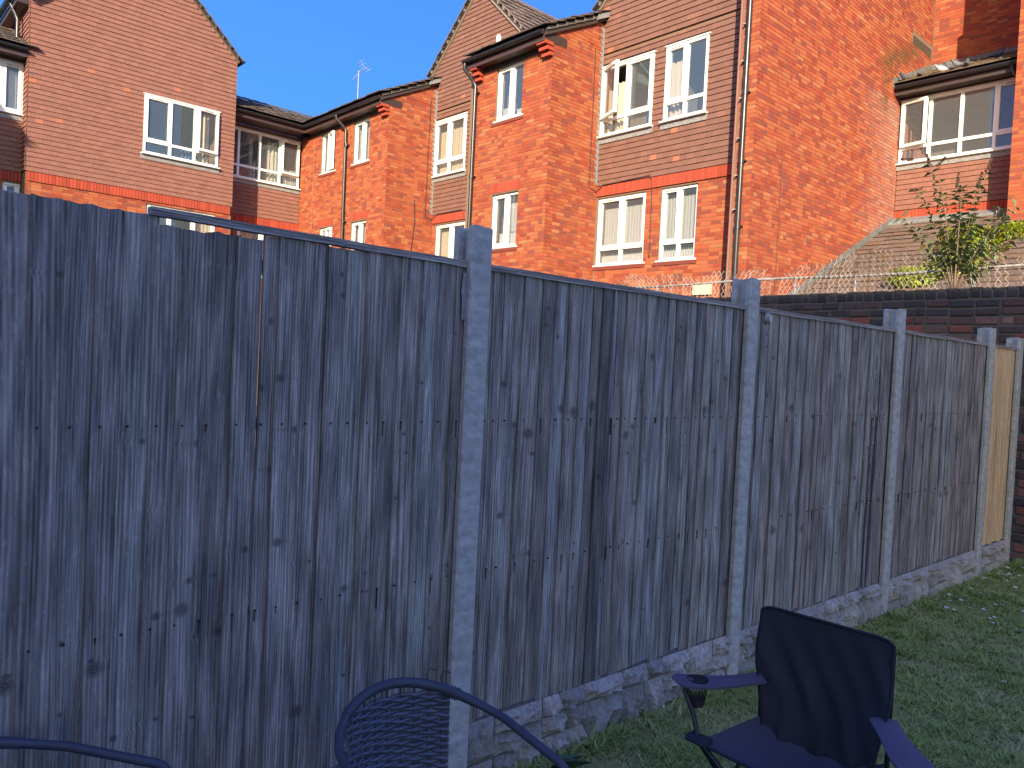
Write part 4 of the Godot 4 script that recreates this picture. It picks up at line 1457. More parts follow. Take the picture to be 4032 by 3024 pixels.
func build_chain_link() -> void:
	var xm := XW + 0.13
	var t := thing("chain_link_fence", "rusty bent chain link mesh on a pipe rail along the garden wall top", "wire fence", FB, Vector3(xm, 1.0, -5.0))
	var mb := MB.new()
	mb.col = Color(0.45, 0.42, 0.38)
	var pts := []
	var z := -10.6
	while z < 0.2:
		pts.append(Vector3(xm, 1.225 + 0.012 * sin(z * 2.0), z))
		z += 0.5
	mb.pipe(pts, 0.016, 7)
	commit(mb, "top_rail", M.lead, t, off)
	for zz in [-9.3, -7.1, -4.95, -4.2, -2.95, -0.9]:
		mb = MB.new()
		mb.col = Color(0.4, 0.4, 0.4)
		mb.pipe([Vector3(xm, 0.98, zz), Vector3(xm, 1.235, zz)], 0.016, 7)
		commit(mb, "stanchion", M.lead, t, off)
	# woven wires: neighbours cross in the middle of each diamond
	var step := 0.064
	var k := 0
	z = -10.4
	while z < -0.3:
		mb = MB.new()
		mb.col = tone(Color(0.5, 0.45, 0.38), 0.25) if rng.randf() < 0.7 else tone(Color(0.12, 0.09, 0.075), 0.2)
		var top := 1.42 + 0.05 * sin(z * 1.3) + 0.03 * sin(z * 4.1)
		if z < -7.0: top -= 0.06
		top += 0.02 * sin(z * 11.0)
		if sin(z * 2.3 + 1.0) > 0.86: top -= 0.09
		var sway := 0.1 * sin(z * 1.9) + 0.05 * sin(z * 5.3)
		var lean := 0.12 * sin(z * 1.1 + 0.7)
		var w := PackedVector3Array()
		var y := 1.012
		var j := 0
		while y < top:
			var f := (y - 1.0) / 0.42
			var side := (0.5 if (j + k) % 2 == 0 else -0.5) * step * 0.54
			var bulge := 0.012 if j % 2 == 0 else -0.004
			w.append(Vector3(xm - 0.022 - bulge + sway * f * f, y - 0.02 * f * absf(sway), z + side + lean * f * f))
			y += 0.046
			j += 1
		if w.size() > 2:
			mb.tube(w, PackedFloat32Array([0.004]), 4, false)
			commit(mb, "wire", M.lead, t, off)
		z += step * 0.5
		k += 1

func leaf(mb: MB, p: Vector3, d: Vector3, up: Vector3, l: float, w: float, droop := 0.3) -> void:
	var sd := d.cross(up).normalized()
	var nn := sd.cross(d).normalized()
	var a := p
	var m := p + d * l * 0.45 + nn * l * 0.06
	var e := p + d * l - nn * l * droop
	mb.quad(a, m - sd * w * 0.5 + nn * w * 0.2, e, m)
	mb.quad(a, m, e, m + sd * w * 0.5 + nn * w * 0.2)

func rand_dir() -> Vector3:
	return Vector3(rng.randfn(), rng.randfn(), rng.randfn()).normalized()

func build_buddleia() -> void:
	var base := Vector3(XW + 0.02, 0.95, -3.09)
	var t := thing("buddleia_bush", "leggy green buddleia with dead brown flower spikes rooted in the brick wall", "bush", FB, base)
	var tips := [[-3.44, 2.37, 1], [-3.48, 2.05, 0], [-3.65, 1.82, 0], [-3.25, 2.13, 0], [-3.04, 2.02, 0], [-3.15, 2.11, 1], [-2.92, 2.05, 1], [-2.87, 2.2, 1], [-2.75, 1.84, 0], [-2.57, 1.81, 0], [-2.53, 1.56, 0], [-2.62, 1.32, 0], [-3.49, 1.54, 0], [-2.65, 1.72, 0], [-3.12, 1.8, 0], [-2.95, 1.75, 0], [-2.66, 1.6, 0]]
	var lm := MB.new()
	var spikes := []
	for i in tips.size():
		var q: Array = tips[i]
		var tip := Vector3(base.x + rnd(-0.16, 0.2), q[1], q[0])
		var mid := base.lerp(tip, 0.45) + Vector3(rnd(-0.03, 0.03), 0.07, (base.z - tip.z) * 0.12)
		var mid0 := base + Vector3(0, 0.12, (tip.z - base.z) * 0.12)
		var mb := MB.new()
		mb.col = Color(0.19, 0.13, 0.085)
		var curve := PackedVector3Array()
		for k in 9:
			var f := k / 8.0
			curve.append(base.bezier_interpolate(mid0, mid, tip, f))
		var r0 := 0.012 if i in [0, 4, 9] else 0.0055
		var rad := PackedFloat32Array()
		for k in 9: rad.append(lerpf(r0, 0.0025, k / 8.0))
		mb.tube(curve, rad, 6)
		commit(mb, "stem", M.matte, t, off)
		# pairs of leaves up the stem
		var k := 0.42
		while k <= 1.0:
			var p := base.bezier_interpolate(mid0, mid, tip, k)
			var p2 := base.bezier_interpolate(mid0, mid, tip, minf(k + 0.02, 1.0))
			var ax := (p2 - p).normalized()
			if k + 0.02 > 1.0: ax = (tip - mid).normalized()
			var sd := ax.cross(rand_dir()).normalized()
			for s in [-1.0, 1.0]:
				var d: Vector3 = (sd * s + ax * 0.45 + rand_dir() * 0.3).normalized()
				var g := rng.randf()
				lm.col = Color(0.14, 0.2, 0.075).lerp(Color(0.33, 0.4, 0.18), g)
				if rng.randf() < 0.15: lm.col = Color(0.22, 0.25, 0.15)
				if rng.randf() < 0.05: lm.col = Color(0.28, 0.22, 0.03)
				leaf(lm, p, d, Vector3.UP, rnd(0.06, 0.12), rnd(0.022, 0.038), rnd(0.15, 0.5))
			if rng.randf() < 0.5:
				lm.col = Color(0.09, 0.15, 0.04)
				leaf(lm, p, (rand_dir() + ax).normalized(), Vector3.UP, rnd(0.04, 0.07), 0.018, 0.3)
			k += 0.036 if q[1] > 1.6 else 0.06
		if q[2] == 1: spikes.append([tip, (tip - mid).normalized()])
	spikes.append([Vector3(base.x, 2.44, -3.58), Vector3(0, 0.25, -1)])
	spikes.append([Vector3(base.x - 0.05, 2.1, -3.45), Vector3(0, -0.05, -1)])
	spikes.append([Vector3(base.x, 1.47, -3.36), Vector3(0, -0.3, 0.6)])
	spikes.append([Vector3(base.x, 2.33, -3.33), Vector3(0, 0.6, 0.5)])
	commit(lm, "leaves", M.leaf, t, off).set_meta("kind", "stuff")
	for s in spikes:
		var mb := MB.new()
		for k in 44:
			var f := rng.randf()
			var p: Vector3 = s[0] + s[1] * (f * 0.15) + rand_dir() * 0.022 * (1.0 - f * 0.7)
			mb.col = tone(Color(0.085, 0.045, 0.03), 0.4)
			var d := rand_dir() * 0.011
			var e := rand_dir().cross(d).normalized() * 0.011
			mb.tri(p - d, p + e, p + d); mb.tri(p - d, p - e, p + d); mb.tri(p + e, p - e, p + d.cross(e).normalized() * 0.012)
		commit(mb, "flower_spike", M.matte, t, off)

func clump(called: String, label: String, cat: String, fb: Basis, base: Vector3, r: Vector3, n: int, c0: Color, c1: Color, ll: float, lw: float, group := "", stems := 5) -> Node3D:
	var t := thing(called, label, cat, fb, base, group)
	var mb := MB.new()
	mb.col = Color(0.12, 0.085, 0.05)
	for k in stems:
		var e := Vector3(rnd(-1, 1) * r.x, r.y * rnd(0.7, 1.8), rnd(-1, 1) * r.z) * 0.8
		mb.tube(PackedVector3Array([base, base + e * 0.5 + Vector3(0, 0.04, 0), base + e]), PackedFloat32Array([0.008, 0.005, 0.002]), 5)
	commit(mb, "stems", M.matte, t, off).set_meta("kind", "stuff")
	mb = MB.new()
	for k in n:
		var d := rand_dir()
		var q := base + Vector3(0, r.y, 0) + Vector3(d.x * r.x, d.y * r.y, d.z * r.z) * pow(rng.randf(), 0.4)
		mb.col = c0.lerp(c1, rng.randf())
		leaf(mb, q, (d + rand_dir() * 0.7 + Vector3(0, 0.2, 0)).normalized(), Vector3.UP, ll * rnd(0.6, 1.3), lw * rnd(0.7, 1.3), 0.25)
	commit(mb, "leaves", M.leaf, t, off).set_meta("kind", "stuff")
	return t

func build_plants() -> void:
	# yellow-green shrubs lit by the sun on the lean-to roof behind the wire
	var on_roof := func(x: float, z: float) -> Vector3: return Vector3(x, 1.03 + (x - 13.0) * 0.48 + 0.02, z)
	var spots := [[14.3, -5.25, 0.5], [14.75, -4.75, 0.55], [15.65, -4.75, 0.6], [16.5, -5.1, 0.5], [16.6, -4.35, 0.42]]
	var texts := ["low bright yellow-green creeper on the roof tiles just behind the wire", "bright yellow-green creeper behind the buddleia trunk at the wire rail", "bright yellow-green creeper half way up the lean-to roof behind buddleia leaves", "small bright yellow-green creeper above the others towards the tall wall", "bright yellow-green creeper highest up the lean-to roof below the dark lead"]
	for i in spots.size():
		var s: Array = spots[i]
		clump("creeper", texts[i], "creeper", BB, on_roof.call(s[0], s[1]), Vector3(s[2], s[2] * 0.3, s[2] * 0.9), 520, Color(0.17, 0.27, 0.02), Color(0.42, 0.45, 0.03), 0.1, 0.05, "creepers on the lean-to roof")
	var spots2 := [[-8.22, 1.18, 0.15], [-7.98, 1.14, 0.1], [-7.73, 1.16, 0.13]]
	var t2 := ["leafy wall plant with an upright shoot showing over the fence capping", "small low leafy plant showing over the fence capping", "leafy wall plant with a dark red bud next to the bent wires"]
	for i in 3:
		var s: Array = spots2[i]
		clump("wall_plant", t2[i], "plant", FB, Vector3(XW + 0.1, 1.0, s[0]), Vector3(0.08, s[2] * 0.95, 0.1), 60, Color(0.05, 0.09, 0.03), Color(0.12, 0.17, 0.05), 0.1, 0.03, "plants on the garden wall")

# ------------------------------------------------------------------ pigeons and the aerial
func build_pigeons() -> void:
	# feet, way they face (building frame), pose, colours
	var list := [
		[Vector3(18.03, 6.70, -7.06), 2.4, 0.25, Color(0.075, 0.07, 0.08), "dark crouching pigeon beside the lead steps at the end of the roof"],
		[Vector3(18.05, 6.70, -6.77), 0.3, 0.9, Color(0.12, 0.125, 0.14), "grey pigeon with pale feet at the mossy roof edge facing the garden"],
		[Vector3(18.0, 6.69, -6.3), 2.0, 0.15, Color(0.5, 0.45, 0.44), "pale pinkish pigeon bending forward over the gutter"],
		[Vector3(18.05, 6.70, -6.16), 1.2, 1.0, Color(0.13, 0.13, 0.15), "upright grey pigeon standing right behind the pale bending pigeon"],
		[Vector3(18.4, 6.86, -6.13), 1.5, 0.75, Color(0.16, 0.17, 0.19), "grey pigeon with a lifted dark head higher up the roof tiles"],
		[Vector3(18.05, 6.70, -5.83), 0.2, 0.8, Color(0.10, 0.105, 0.12), "round grey pigeon with its head tucked in near the roof shade line"],
		[Vector3(18.9, 7.07, -5.5), -0.6, 1.1, Color(0.11, 0.115, 0.15), "bluish upright pigeon sitting in the shade by the lead flashing"]]
	for q in list:
		var t := thing("pigeon", q[4], "pigeon", BB, q[0], "pigeons on the small roof")
		t.rotation.y += q[1]
		var mb := MB.new()
		var c: Color = q[3]
		var up: float = q[2]
		# spine from tail to beak, in the pigeon's own frame (x forward)
		var sp := [[-0.19, 0.095 - 0.03 * up, 0.010, 0.022], [-0.13, 0.105 - 0.02 * up, 0.018, 0.034], [-0.07, 0.115, 0.045, 0.052], [0.0, 0.125 + 0.01 * up, 0.064, 0.062], [0.06, 0.14 + 0.03 * up, 0.056, 0.054], [0.095, 0.16 + 0.06 * up, 0.034, 0.034], [0.115, 0.185 + 0.075 * up, 0.026, 0.026], [0.13, 0.20 + 0.08 * up, 0.028, 0.026], [0.15, 0.20 + 0.08 * up, 0.020, 0.018], [0.165, 0.196 + 0.078 * up, 0.006, 0.006], [0.185, 0.192 + 0.076 * up, 0.002, 0.002]]
		var rings := []
		for i in sp.size():
			var e: Array = sp[i]
			var ring := []
			for k in 10:
				var a := TAU * k / 10
				ring.append(Vector3(e[0] - 0.3 * e[2] * sin(a) * (1.0 if i > 3 and i < 7 else 0.0), e[1] + e[2] * sin(a), e[3] * cos(a)))
			rings.append(ring)
		for i in sp.size() - 1:
			mb.col = c
			if i < 2: mb.col = c * 0.6
			if i == 5 or i == 4: mb.col = Color(c.r * 0.6, c.g * 0.75, c.b * 0.7)
			if i == 6 or i == 7: mb.col = c * 0.55
			if i == 8: mb.col = Color(0.25, 0.22, 0.2)
			for k in 10:
				var k2 := (k + 1) % 10
				if i in [1, 2] and k in [1, 3]: mb.col = c * 0.45
				elif i in [1, 2, 3]: mb.col = c if i > 1 else c * 0.75
				mb.quad(rings[i][k2], rings[i][k], rings[i + 1][k], rings[i + 1][k2])
		mb.col = Color(0.42, 0.16, 0.13)
		for s in [-1.0, 1.0]:
			mb.pipe([Vector3(0.0, 0.09, 0.025 * s), Vector3(0.012, 0.0, 0.027 * s)], 0.006, 5)
			for a in [-0.5, 0.0, 0.5]:
				mb.pipe([Vector3(0.012, 0.003, 0.027 * s), Vector3(0.012 + 0.03 * cos(a), 0.003, 0.027 * s + 0.03 * sin(a))], 0.003, 4)
		commit(mb, "body", M.matte, t)

func build_aerial() -> void:
	var p := Vector3(12.35, 7.5, -21.0)
	var t := thing("television_aerial", "thin metal television aerial on a mast above the bay roof", "aerial", BB, p)
	var mb := MB.new()
	mb.col = Color(0.55, 0.55, 0.53)
	mb.pipe([p, p + Vector3(0, 1.2, 0)], 0.014, 6)
	commit(mb, "mast", M.lead, t, off)
	var top := p + Vector3(0, 1.13, 0)
	var ax := Vector3(0.05, 0.3, 0.55).normalized()
	var sd := Vector3(0.7, 0.5, -0.4)
	sd = (sd - ax * sd.dot(ax)).normalized()
	mb = MB.new()
	mb.col = Color(0.5, 0.5, 0.48)
	mb.pipe([top - ax * 0.28, top + ax * 0.3], 0.009, 5)
	commit(mb, "boom", M.lead, t, off)
	for k in 9:
		mb = MB.new()
		mb.col = Color(0.5, 0.5, 0.48)
		var c := top - ax * 0.26 + ax * (0.052 * k)
		mb.pipe([c - sd * 0.1, c + sd * 0.1], 0.005, 4)
		commit(mb, "element", M.lead, t, off)
	var vt := ax.cross(sd)
	for k in [-1.0, -0.4, 0.4, 1.0]:
		mb = MB.new()
		mb.col = Color(0.5, 0.5, 0.48)
		var c: Vector3 = top + ax * 0.28 + vt * 0.17 * k + ax * 0.06 * absf(k)
		mb.pipe([c - sd * 0.22, c + sd * 0.22], 0.005, 4)
		commit(mb, "reflector_rod", M.lead, t, off)
	mb = MB.new()
	mb.col = Color(0.5, 0.5, 0.48)
	mb.pipe([top + ax * 0.36 - vt * 0.19, top + ax * 0.28, top + ax * 0.36 + vt * 0.19], 0.006, 4)
	commit(mb, "reflector_frame", M.lead, t, off)

func build_fence_lamp() -> void:
	var t := thing("fence_lamp", "small round pale solar lamp clipped under the fence capping rail", "lamp", FB, Vector3(3.96, 0.30, ZP + 0.015))
	var mb := MB.new()
	mb.col = Color(0.22, 0.22, 0.22)
	mb.abox(3.935, 3.985, 0.32, 0.36, ZP + 0.014, ZP + 0.02)
	commit(mb, "bracket", M.satin, t, off)
	for q in [["rim", 0.03, 0.02, 0.032, Color(0.5, 0.5, 0.44)], ["lens", 0.024, 0.033, 0.040, Color(0.46, 0.46, 0.36)]]:
		mb = MB.new()
		mb.col = q[4]
		mb.tube(PackedVector3Array([Vector3(3.96, 0.322, ZP + 0.014), Vector3(3.96, 0.322, ZP + q[2]), Vector3(3.96, 0.322, ZP + q[3])]), PackedFloat32Array([q[1], q[1], q[1] * 0.8]), 16)
		commit(mb, q[0], M.satin, t, off)

# ------------------------------------------------------------------ chairs
func hoop(a: float) -> Vector3:
	# a in degrees round the back: 0 is the middle, past 90 the arms run forward and turn down
	var s := signf(a)
	var m := absf(a)
	if m <= 90.0:
		var r := deg_to_rad(a)
		return Vector3(0.255 * sin(r), 0.665 + 0.07 * cos(r) * cos(r), 0.255 * cos(r))
	var k := (m - 90.0) / 90.0
	if k < 0.75: return Vector3(s * (0.255 + 0.01 * k), 0.665 - 0.045 * k, -0.32 * k)
	var e := (k - 0.75) / 0.25
	return Vector3(s * (0.2625 - 0.012 * e), 0.631 - 0.10 * e * e - 0.03 * e, -0.24 - 0.05 * sin(e * PI * 0.5))

func build_wicker_chairs() -> void:
	var world_at := func(p: Vector2) -> Vector3: return Vector3(p.x, -CH, -p.y)
	var t := thing("wicker_chair", "dark blue-grey wicker chair with a round hoop back in front of the fence", "chair", WB, world_at.call(Vector2(-0.167, 2.09)), "dark wicker chairs by the fence")
	t.rotation.y = atan2(-0.64, -0.77)
	var dark := Color(0.045, 0.05, 0.064)
	var mb := MB.new()
	mb.col = dark
	var pts := PackedVector3Array()
	for k in 73: pts.append(hoop(-180.0 + 5.0 * k))
	mb.tube(pts, PackedFloat32Array([0.0125]), 10)
	commit(mb, "hoop_frame", M.satin, t)
	# cane binding wound round the top of the hoop
	mb = MB.new()
	mb.col = dark * 1.25
	var a := -64.0
	while a < 40.0:
		var thick := 0.0152 if a > -38.0 or a < -52.0 else 0.019 + 0.003 * sin(a * 2.7)
		mb.tube(PackedVector3Array([hoop(a), hoop(a + 0.85)]), PackedFloat32Array([thick]), 9)
		a += 1.15
	commit(mb, "binding", M.satin, t).set_meta("kind", "stuff")
	for q in [[-30.0, 0.05], [-40.0, 0.055]]:
		mb = MB.new()
		mb.col = dark
		var p := hoop(q[0])
		mb.pipe([p, p + Vector3(0.01, q[1] * 0.7, 0.0), p + Vector3(-0.005, q[1], 0.004), p + Vector3(-0.03, q[1] * 0.75, 0.005)], 0.0022, 5)
		commit(mb, "loose_cane_end", M.satin, t)
	# back panel: stakes and strands
	for k in 9:
		var ang := -40.0 + 10.0 * k
		var p := hoop(ang)
		mb = MB.new()
		mb.col = dark * 0.8
		mb.pipe([Vector3(p.x * 0.88, 0.44, p.z * 0.88 - 0.015), Vector3(p.x * 0.96, 0.58, p.z * 0.95), p], 0.0035, 5)
		commit(mb, "stake", M.satin, t)
	for j in 25:
		var h := 0.445 + 0.0104 * j
		mb = MB.new()
		mb.col = tone(dark * 1.7, 0.2)
		var line := PackedVector3Array()
		for k in 61:
			var ang := -45.0 + 90.0 * k / 60.0
			var p := hoop(ang)
			if h > p.y - 0.012: continue
			var f := clampf((h - 0.44) / 0.25, 0.0, 1.0)
			var wave := 0.0055 * cos(ang / 10.0 * PI + (PI if j % 2 == 0 else 0.0))
			var sc := lerpf(0.885, 0.985, f)
			var nrm := Vector3(p.x, 0, p.z).normalized()
			line.append(Vector3(p.x * sc, h + 0.0015 * sin(ang * 0.6 + j), p.z * sc - 0.012 * (1.0 - f)) + nrm * wave)
		if line.size() > 3:
			mb.tube(line, PackedFloat32Array([0.0063]), 6)
			commit(mb, "strand", M.satin, t)
	# seat
	mb = MB.new()
	mb.col = dark
	var ring := PackedVector3Array()
	for k in 33: ring.append(Vector3(0.235 * cos(TAU * k / 32), 0.43, 0.225 * sin(TAU * k / 32) - 0.01))
	mb.tube(ring, PackedFloat32Array([0.011]), 8, false)
	commit(mb, "seat_ring", M.satin, t)
	mb = MB.new()
	mb.col = dark
	for k in 26:
		var z := -0.2 + 0.0155 * k
		var w := sqrt(maxf(0.001, 0.225 * 0.225 - z * z)) * 1.03
		mb.box(Vector3(-w, 0.426, z - 0.016), Vector3(2 * w, 0, 0), Vector3(0, 0.008, 0), Vector3(0, 0, 0.013))
	commit(mb, "seat_weave", M.satin, t).set_meta("kind", "stuff")
	for s in [-1.0, 1.0]:
		mb = MB.new()
		mb.col = dark
		mb.pipe([hoop(180.0 * s), Vector3(0.25 * s, 0.43, -0.27), Vector3(0.235 * s, 0.0, -0.25)], 0.0125, 8)
		commit(mb, "leg", M.satin, t)
		mb = MB.new()
		mb.col = dark
		mb.pipe([Vector3(0.19 * s, 0.44, 0.13), Vector3(0.195 * s, 0.4, 0.14), Vector3(0.21 * s, 0.0, 0.19)], 0.0125, 8)
		commit(mb, "leg", M.satin, t)
	var c := t.duplicate()
	c.name = numbered("wicker_chair")
	add_child(c)
	c.transform = Transform3D(Basis(Vector3.UP, atan2(-1.0, -0.04)), Vector3(-1.115, 0, -1.72))
	c.set_meta("label", "dark wicker chair of which only the curved arm rises beside the fence")

func sheet(mb: MB, f: Callable, nu: int, nv: int, thick: float, up: Vector3) -> void:
	var g := []
	for j in nv + 1:
		var row := []
		for i in nu + 1: row.append(f.call(float(i) / nu, float(j) / nv))
		g.append(row)
	var nm := []
	for j in nv + 1:
		var row := []
		for i in nu + 1:
			var du: Vector3 = g[j][mini(i + 1, nu)] - g[j][maxi(i - 1, 0)]
			var dv: Vector3 = g[mini(j + 1, nv)][i] - g[maxi(j - 1, 0)][i]
			var q := du.cross(dv).normalized()
			if q.dot(up) < 0.0: q = -q
			row.append(q)
		g[j] = g[j]
		nm.append(row)
	for j in nv:
		for i in nu:
			var a: Vector3 = g[j][i]; var b: Vector3 = g[j][i + 1]; var c: Vector3 = g[j + 1][i + 1]; var d: Vector3 = g[j + 1][i]
			var na: Vector3 = nm[j][i]; var nb: Vector3 = nm[j][i + 1]; var nc: Vector3 = nm[j + 1][i + 1]; var nd: Vector3 = nm[j + 1][i]
			if (c - a).cross(d - b).dot(up) > 0.0:
				mb.quad_n(a, b, c, d, na, nb, nc, nd)
				mb.quad_n(d - nd * thick, c - nc * thick, b - nb * thick, a - na * thick, -nd, -nc, -nb, -na)
			else:
				mb.quad_n(d, c, b, a, nd, nc, nb, na)
				mb.quad_n(a - na * thick, b - nb * thick, c - nc * thick, d - nd * thick, -na, -nb, -nc, -nd)
	for i in nu:
		for j in [0, nv]:
			mb.quad(g[j][i], g[j][i + 1], g[j][i + 1] - nm[j][i + 1] * thick, g[j][i] - nm[j][i] * thick)
	for j in nv:
		for i in [0, nu]:
			mb.quad(g[j][i], g[j + 1][i], g[j + 1][i] - nm[j + 1][i] * thick, g[j][i] - nm[j][i] * thick)

func build_camping_chair() -> void:
	var t := thing("camping_chair", "black fabric folding camping chair with a cup holder standing on the lawn", "chair", WB, Vector3(1.139, -CH, -2.67))
	var s := Vector3(0.70, 0, 0.714).normalized()
	var f := Vector3(-s.z, 0, s.x)
	t.basis = Basis(s, Vector3.UP, f)
	var cloth := Color(0.036, 0.036, 0.05)
	var arm_cloth := Color(0.12, 0.105, 0.14)
	var metal := Color(0.012, 0.012, 0.014)
	var mb := MB.new()
	mb.col = cloth
	var back := func(u: float, v: float) -> Vector3:
		var x := u * 2.0 - 1.0
		var half := 0.232 if v < 0.42 else 0.232 - 0.045 * sin((v - 0.42) / 0.58 * PI * 0.5)
		var sag := 0.055 * (1.0 - x * x) * sin(clampf(v * 1.3, 0, 1) * PI * 0.5)
		var fold := 0.011 * sin(x * 6.0 + v * 5.0) * v + 0.009 * sin(x * 11.0 - v * 6.0 + 1.0) * v + 0.006 * sin(x * 19.0 + v * 9.0) * v * v + 0.007 * sin((x - v) * 14.0) * sin(v * PI)
		return Vector3(x * half + 0.012 * v * x, lerpf(0.872 - 0.016 * pow(absf(x), 14.0), 0.365, v), 0.012 + 0.03 * v - sag + fold)
	sheet(mb, back, 36, 24, 0.004, Vector3(0, 0.2, 1))
	commit(mb, "back_cloth", M.fabric, t)
	mb = MB.new()
	mb.col = Color(0.07, 0.07, 0.095)
	var seat := func(u: float, v: float) -> Vector3:
		var x := u * 2.0 - 1.0
		var half := lerpf(0.215, 0.30, v)
		var dip := 0.085 * (1.0 - x * x) * (0.45 + 0.55 * sin(v * PI))
		var ff := 0.006 * sin(x * 12.0 + v * 4.0) * (1.0 - v)
		return Vector3(x * half, 0.425 - dip + 0.03 * absf(x) * (1.0 - v) + ff, lerpf(-0.01, 0.31 - 0.05 * (1.0 - x * x), v))
	sheet(mb, seat, 28, 18, 0.004, Vector3.UP)
	commit(mb, "seat_cloth", M.fabric, t)
	# hems sewn along the edges of the cloth
	for q in [[back, 0.0, 0, "back_hem"], [back, 0.0, 1, "back_hem"], [back, 1.0, 1, "back_hem"], [seat, 1.0, 0, "seat_hem"]]:
		mb = MB.new()
		mb.col = Color(0.022, 0.022, 0.03)
		var line := PackedVector3Array()
		for k in 25:
			var e := k / 24.0
			line.append(q[0].call(e, q[1]) if q[2] == 0 else q[0].call(q[1], e * 0.96))
		mb.tube(line, PackedFloat32Array([0.0055]), 6)
		commit(mb, q[3], M.fabric, t)
	# corner patches
	for q in [-1.0, 1.0]:
		mb = MB.new()
		mb.col = Color(0.025, 0.03, 0.045)
		mb.cbox(Vector3(0.30 * q - 0.04, 0.418, 0.265), Vector3(0.08, 0, 0), Vector3(0, 0.018, 0), Vector3(0, 0, 0.06), 0.008)
		commit(mb, "corner_patch", M.fabric, t)
		# arm rest: a padded strap that widens to the front
		mb = MB.new()
		mb.col = arm_cloth
		var p0 := Vector3(0.215 * q, 0.615, 0.02)
		var p1 := Vector3(0.425 * q, 0.605, 0.285)
		var ax := (p1 - p0).normalized()
		var sd: Vector3 = Vector3(ax.z, 0, -ax.x) * q
		var arm := func(u: float, v: float) -> Vector3:
			var w := lerpf(0.044, 0.058, smoothstep(0.2, 0.75, v))
			if v > 0.86: w *= sqrt(maxf(0.05, 1.0 - pow((v - 0.86) / 0.14, 2.0)))
			return p0.lerp(p1, v) + sd * (u * 2.0 - 1.0) * w + Vector3(0, -0.012 * sin(v * PI) - 0.006 * pow(u * 2.0 - 1.0, 2.0), 0)
		sheet(mb, arm, 6, 16, 0.009, Vector3.UP)
		commit(mb, "armrest", M.fabric, t)
		if q < 0:
			# cup holder: a ring, a black disc painted for its dark hole, a hanging cup
			var cc := p0.lerp(p1, 0.72) + Vector3(0, -0.0085, 0)
			mb = MB.new()
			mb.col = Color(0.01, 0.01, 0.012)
			var ring := PackedVector3Array()
			for k in 25: ring.append(cc + Vector3(0.037 * cos(TAU * k / 24), 0.0, 0.037 * sin(TAU * k / 24)))
			mb.tube(ring, PackedFloat32Array([0.0025]), 6, false)
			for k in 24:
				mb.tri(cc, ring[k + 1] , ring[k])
			commit(mb, "cup_ring_painted_hole", M.fabric, t)
			mb = MB.new()
			mb.col = Color(0.02, 0.02, 0.022)
			for k in 20:
				var a0 := TAU * k / 20
				mb.pipe([cc + Vector3(0.037 * cos(a0), 0, 0.037 * sin(a0)), cc + Vector3(0.034 * cos(a0 + 0.3), -0.05, 0.034 * sin(a0 + 0.3)), cc + Vector3(0.028 * cos(a0 + 0.6), -0.085, 0.028 * sin(a0 + 0.6))], 0.0011, 4)
				mb.pipe([cc + Vector3(0.037 * cos(a0), 0, 0.037 * sin(a0)), cc + Vector3(0.034 * cos(a0 - 0.3), -0.05, 0.034 * sin(a0 - 0.3)), cc + Vector3(0.028 * cos(a0 - 0.6), -0.085, 0.028 * sin(a0 - 0.6))], 0.0011, 4)
			commit(mb, "cup_net", M.fabric, t).set_meta("kind", "stuff")
			mb = MB.new()
			mb.col = Color(0.045, 0.02, 0.024)
			mb.tube(PackedVector3Array([cc + Vector3(0, -0.07, 0), cc + Vector3(0, -0.09, 0), cc + Vector3(0, -0.1, 0)]), PackedFloat32Array([0.032, 0.03, 0.018]), 14)
			commit(mb, "cup_base", M.gloss, t)
		# steel tubes
		for tb in [["back_pole", [Vector3(0.228 * q, 0.845, 0.0), Vector3(0.228 * q, 0.62, 0.0), Vector3(0.225 * q, 0.40, -0.01)]], ["arm_pole", [p0.lerp(p1, 0.84) + Vector3(0, -0.012, 0), p0.lerp(p1, 0.86) + Vector3(0, -0.05, 0), Vector3(0.345 * q, 0.5, 0.265), Vector3(0.30 * q, 0.40, 0.285)]], ["leg", [Vector3(0.30 * q, 0.42, 0.285), Vector3(-0.29 * q, 0.012, 0.31)]], ["leg", [Vector3(0.225 * q, 0.41, -0.01), Vector3(-0.26 * q, 0.012, -0.06)]], ["leg", [Vector3(0.305 * q, 0.41, 0.28), Vector3(0.27 * q, 0.012, -0.055)]], ["leg", [Vector3(0.228 * q, 0.42, -0.015), Vector3(0.295 * q, 0.012, 0.305)]]]:
			mb = MB.new()
			mb.col = metal
			mb.pipe(tb[1], 0.0085, 8)
			commit(mb, tb[0], M.gloss, t)
		for ft in [Vector3(0.29 * q, 0.0, 0.31), Vector3(0.265 * q, 0.0, -0.06)]:
			mb = MB.new()
			mb.col = metal
			mb.tube(PackedVector3Array([ft, ft + Vector3(0, 0.018, 0), ft + Vector3(0, 0.04, 0)]), PackedFloat32Array([0.02, 0.02, 0.012]), 10)
			commit(mb, "foot", M.satin, t)

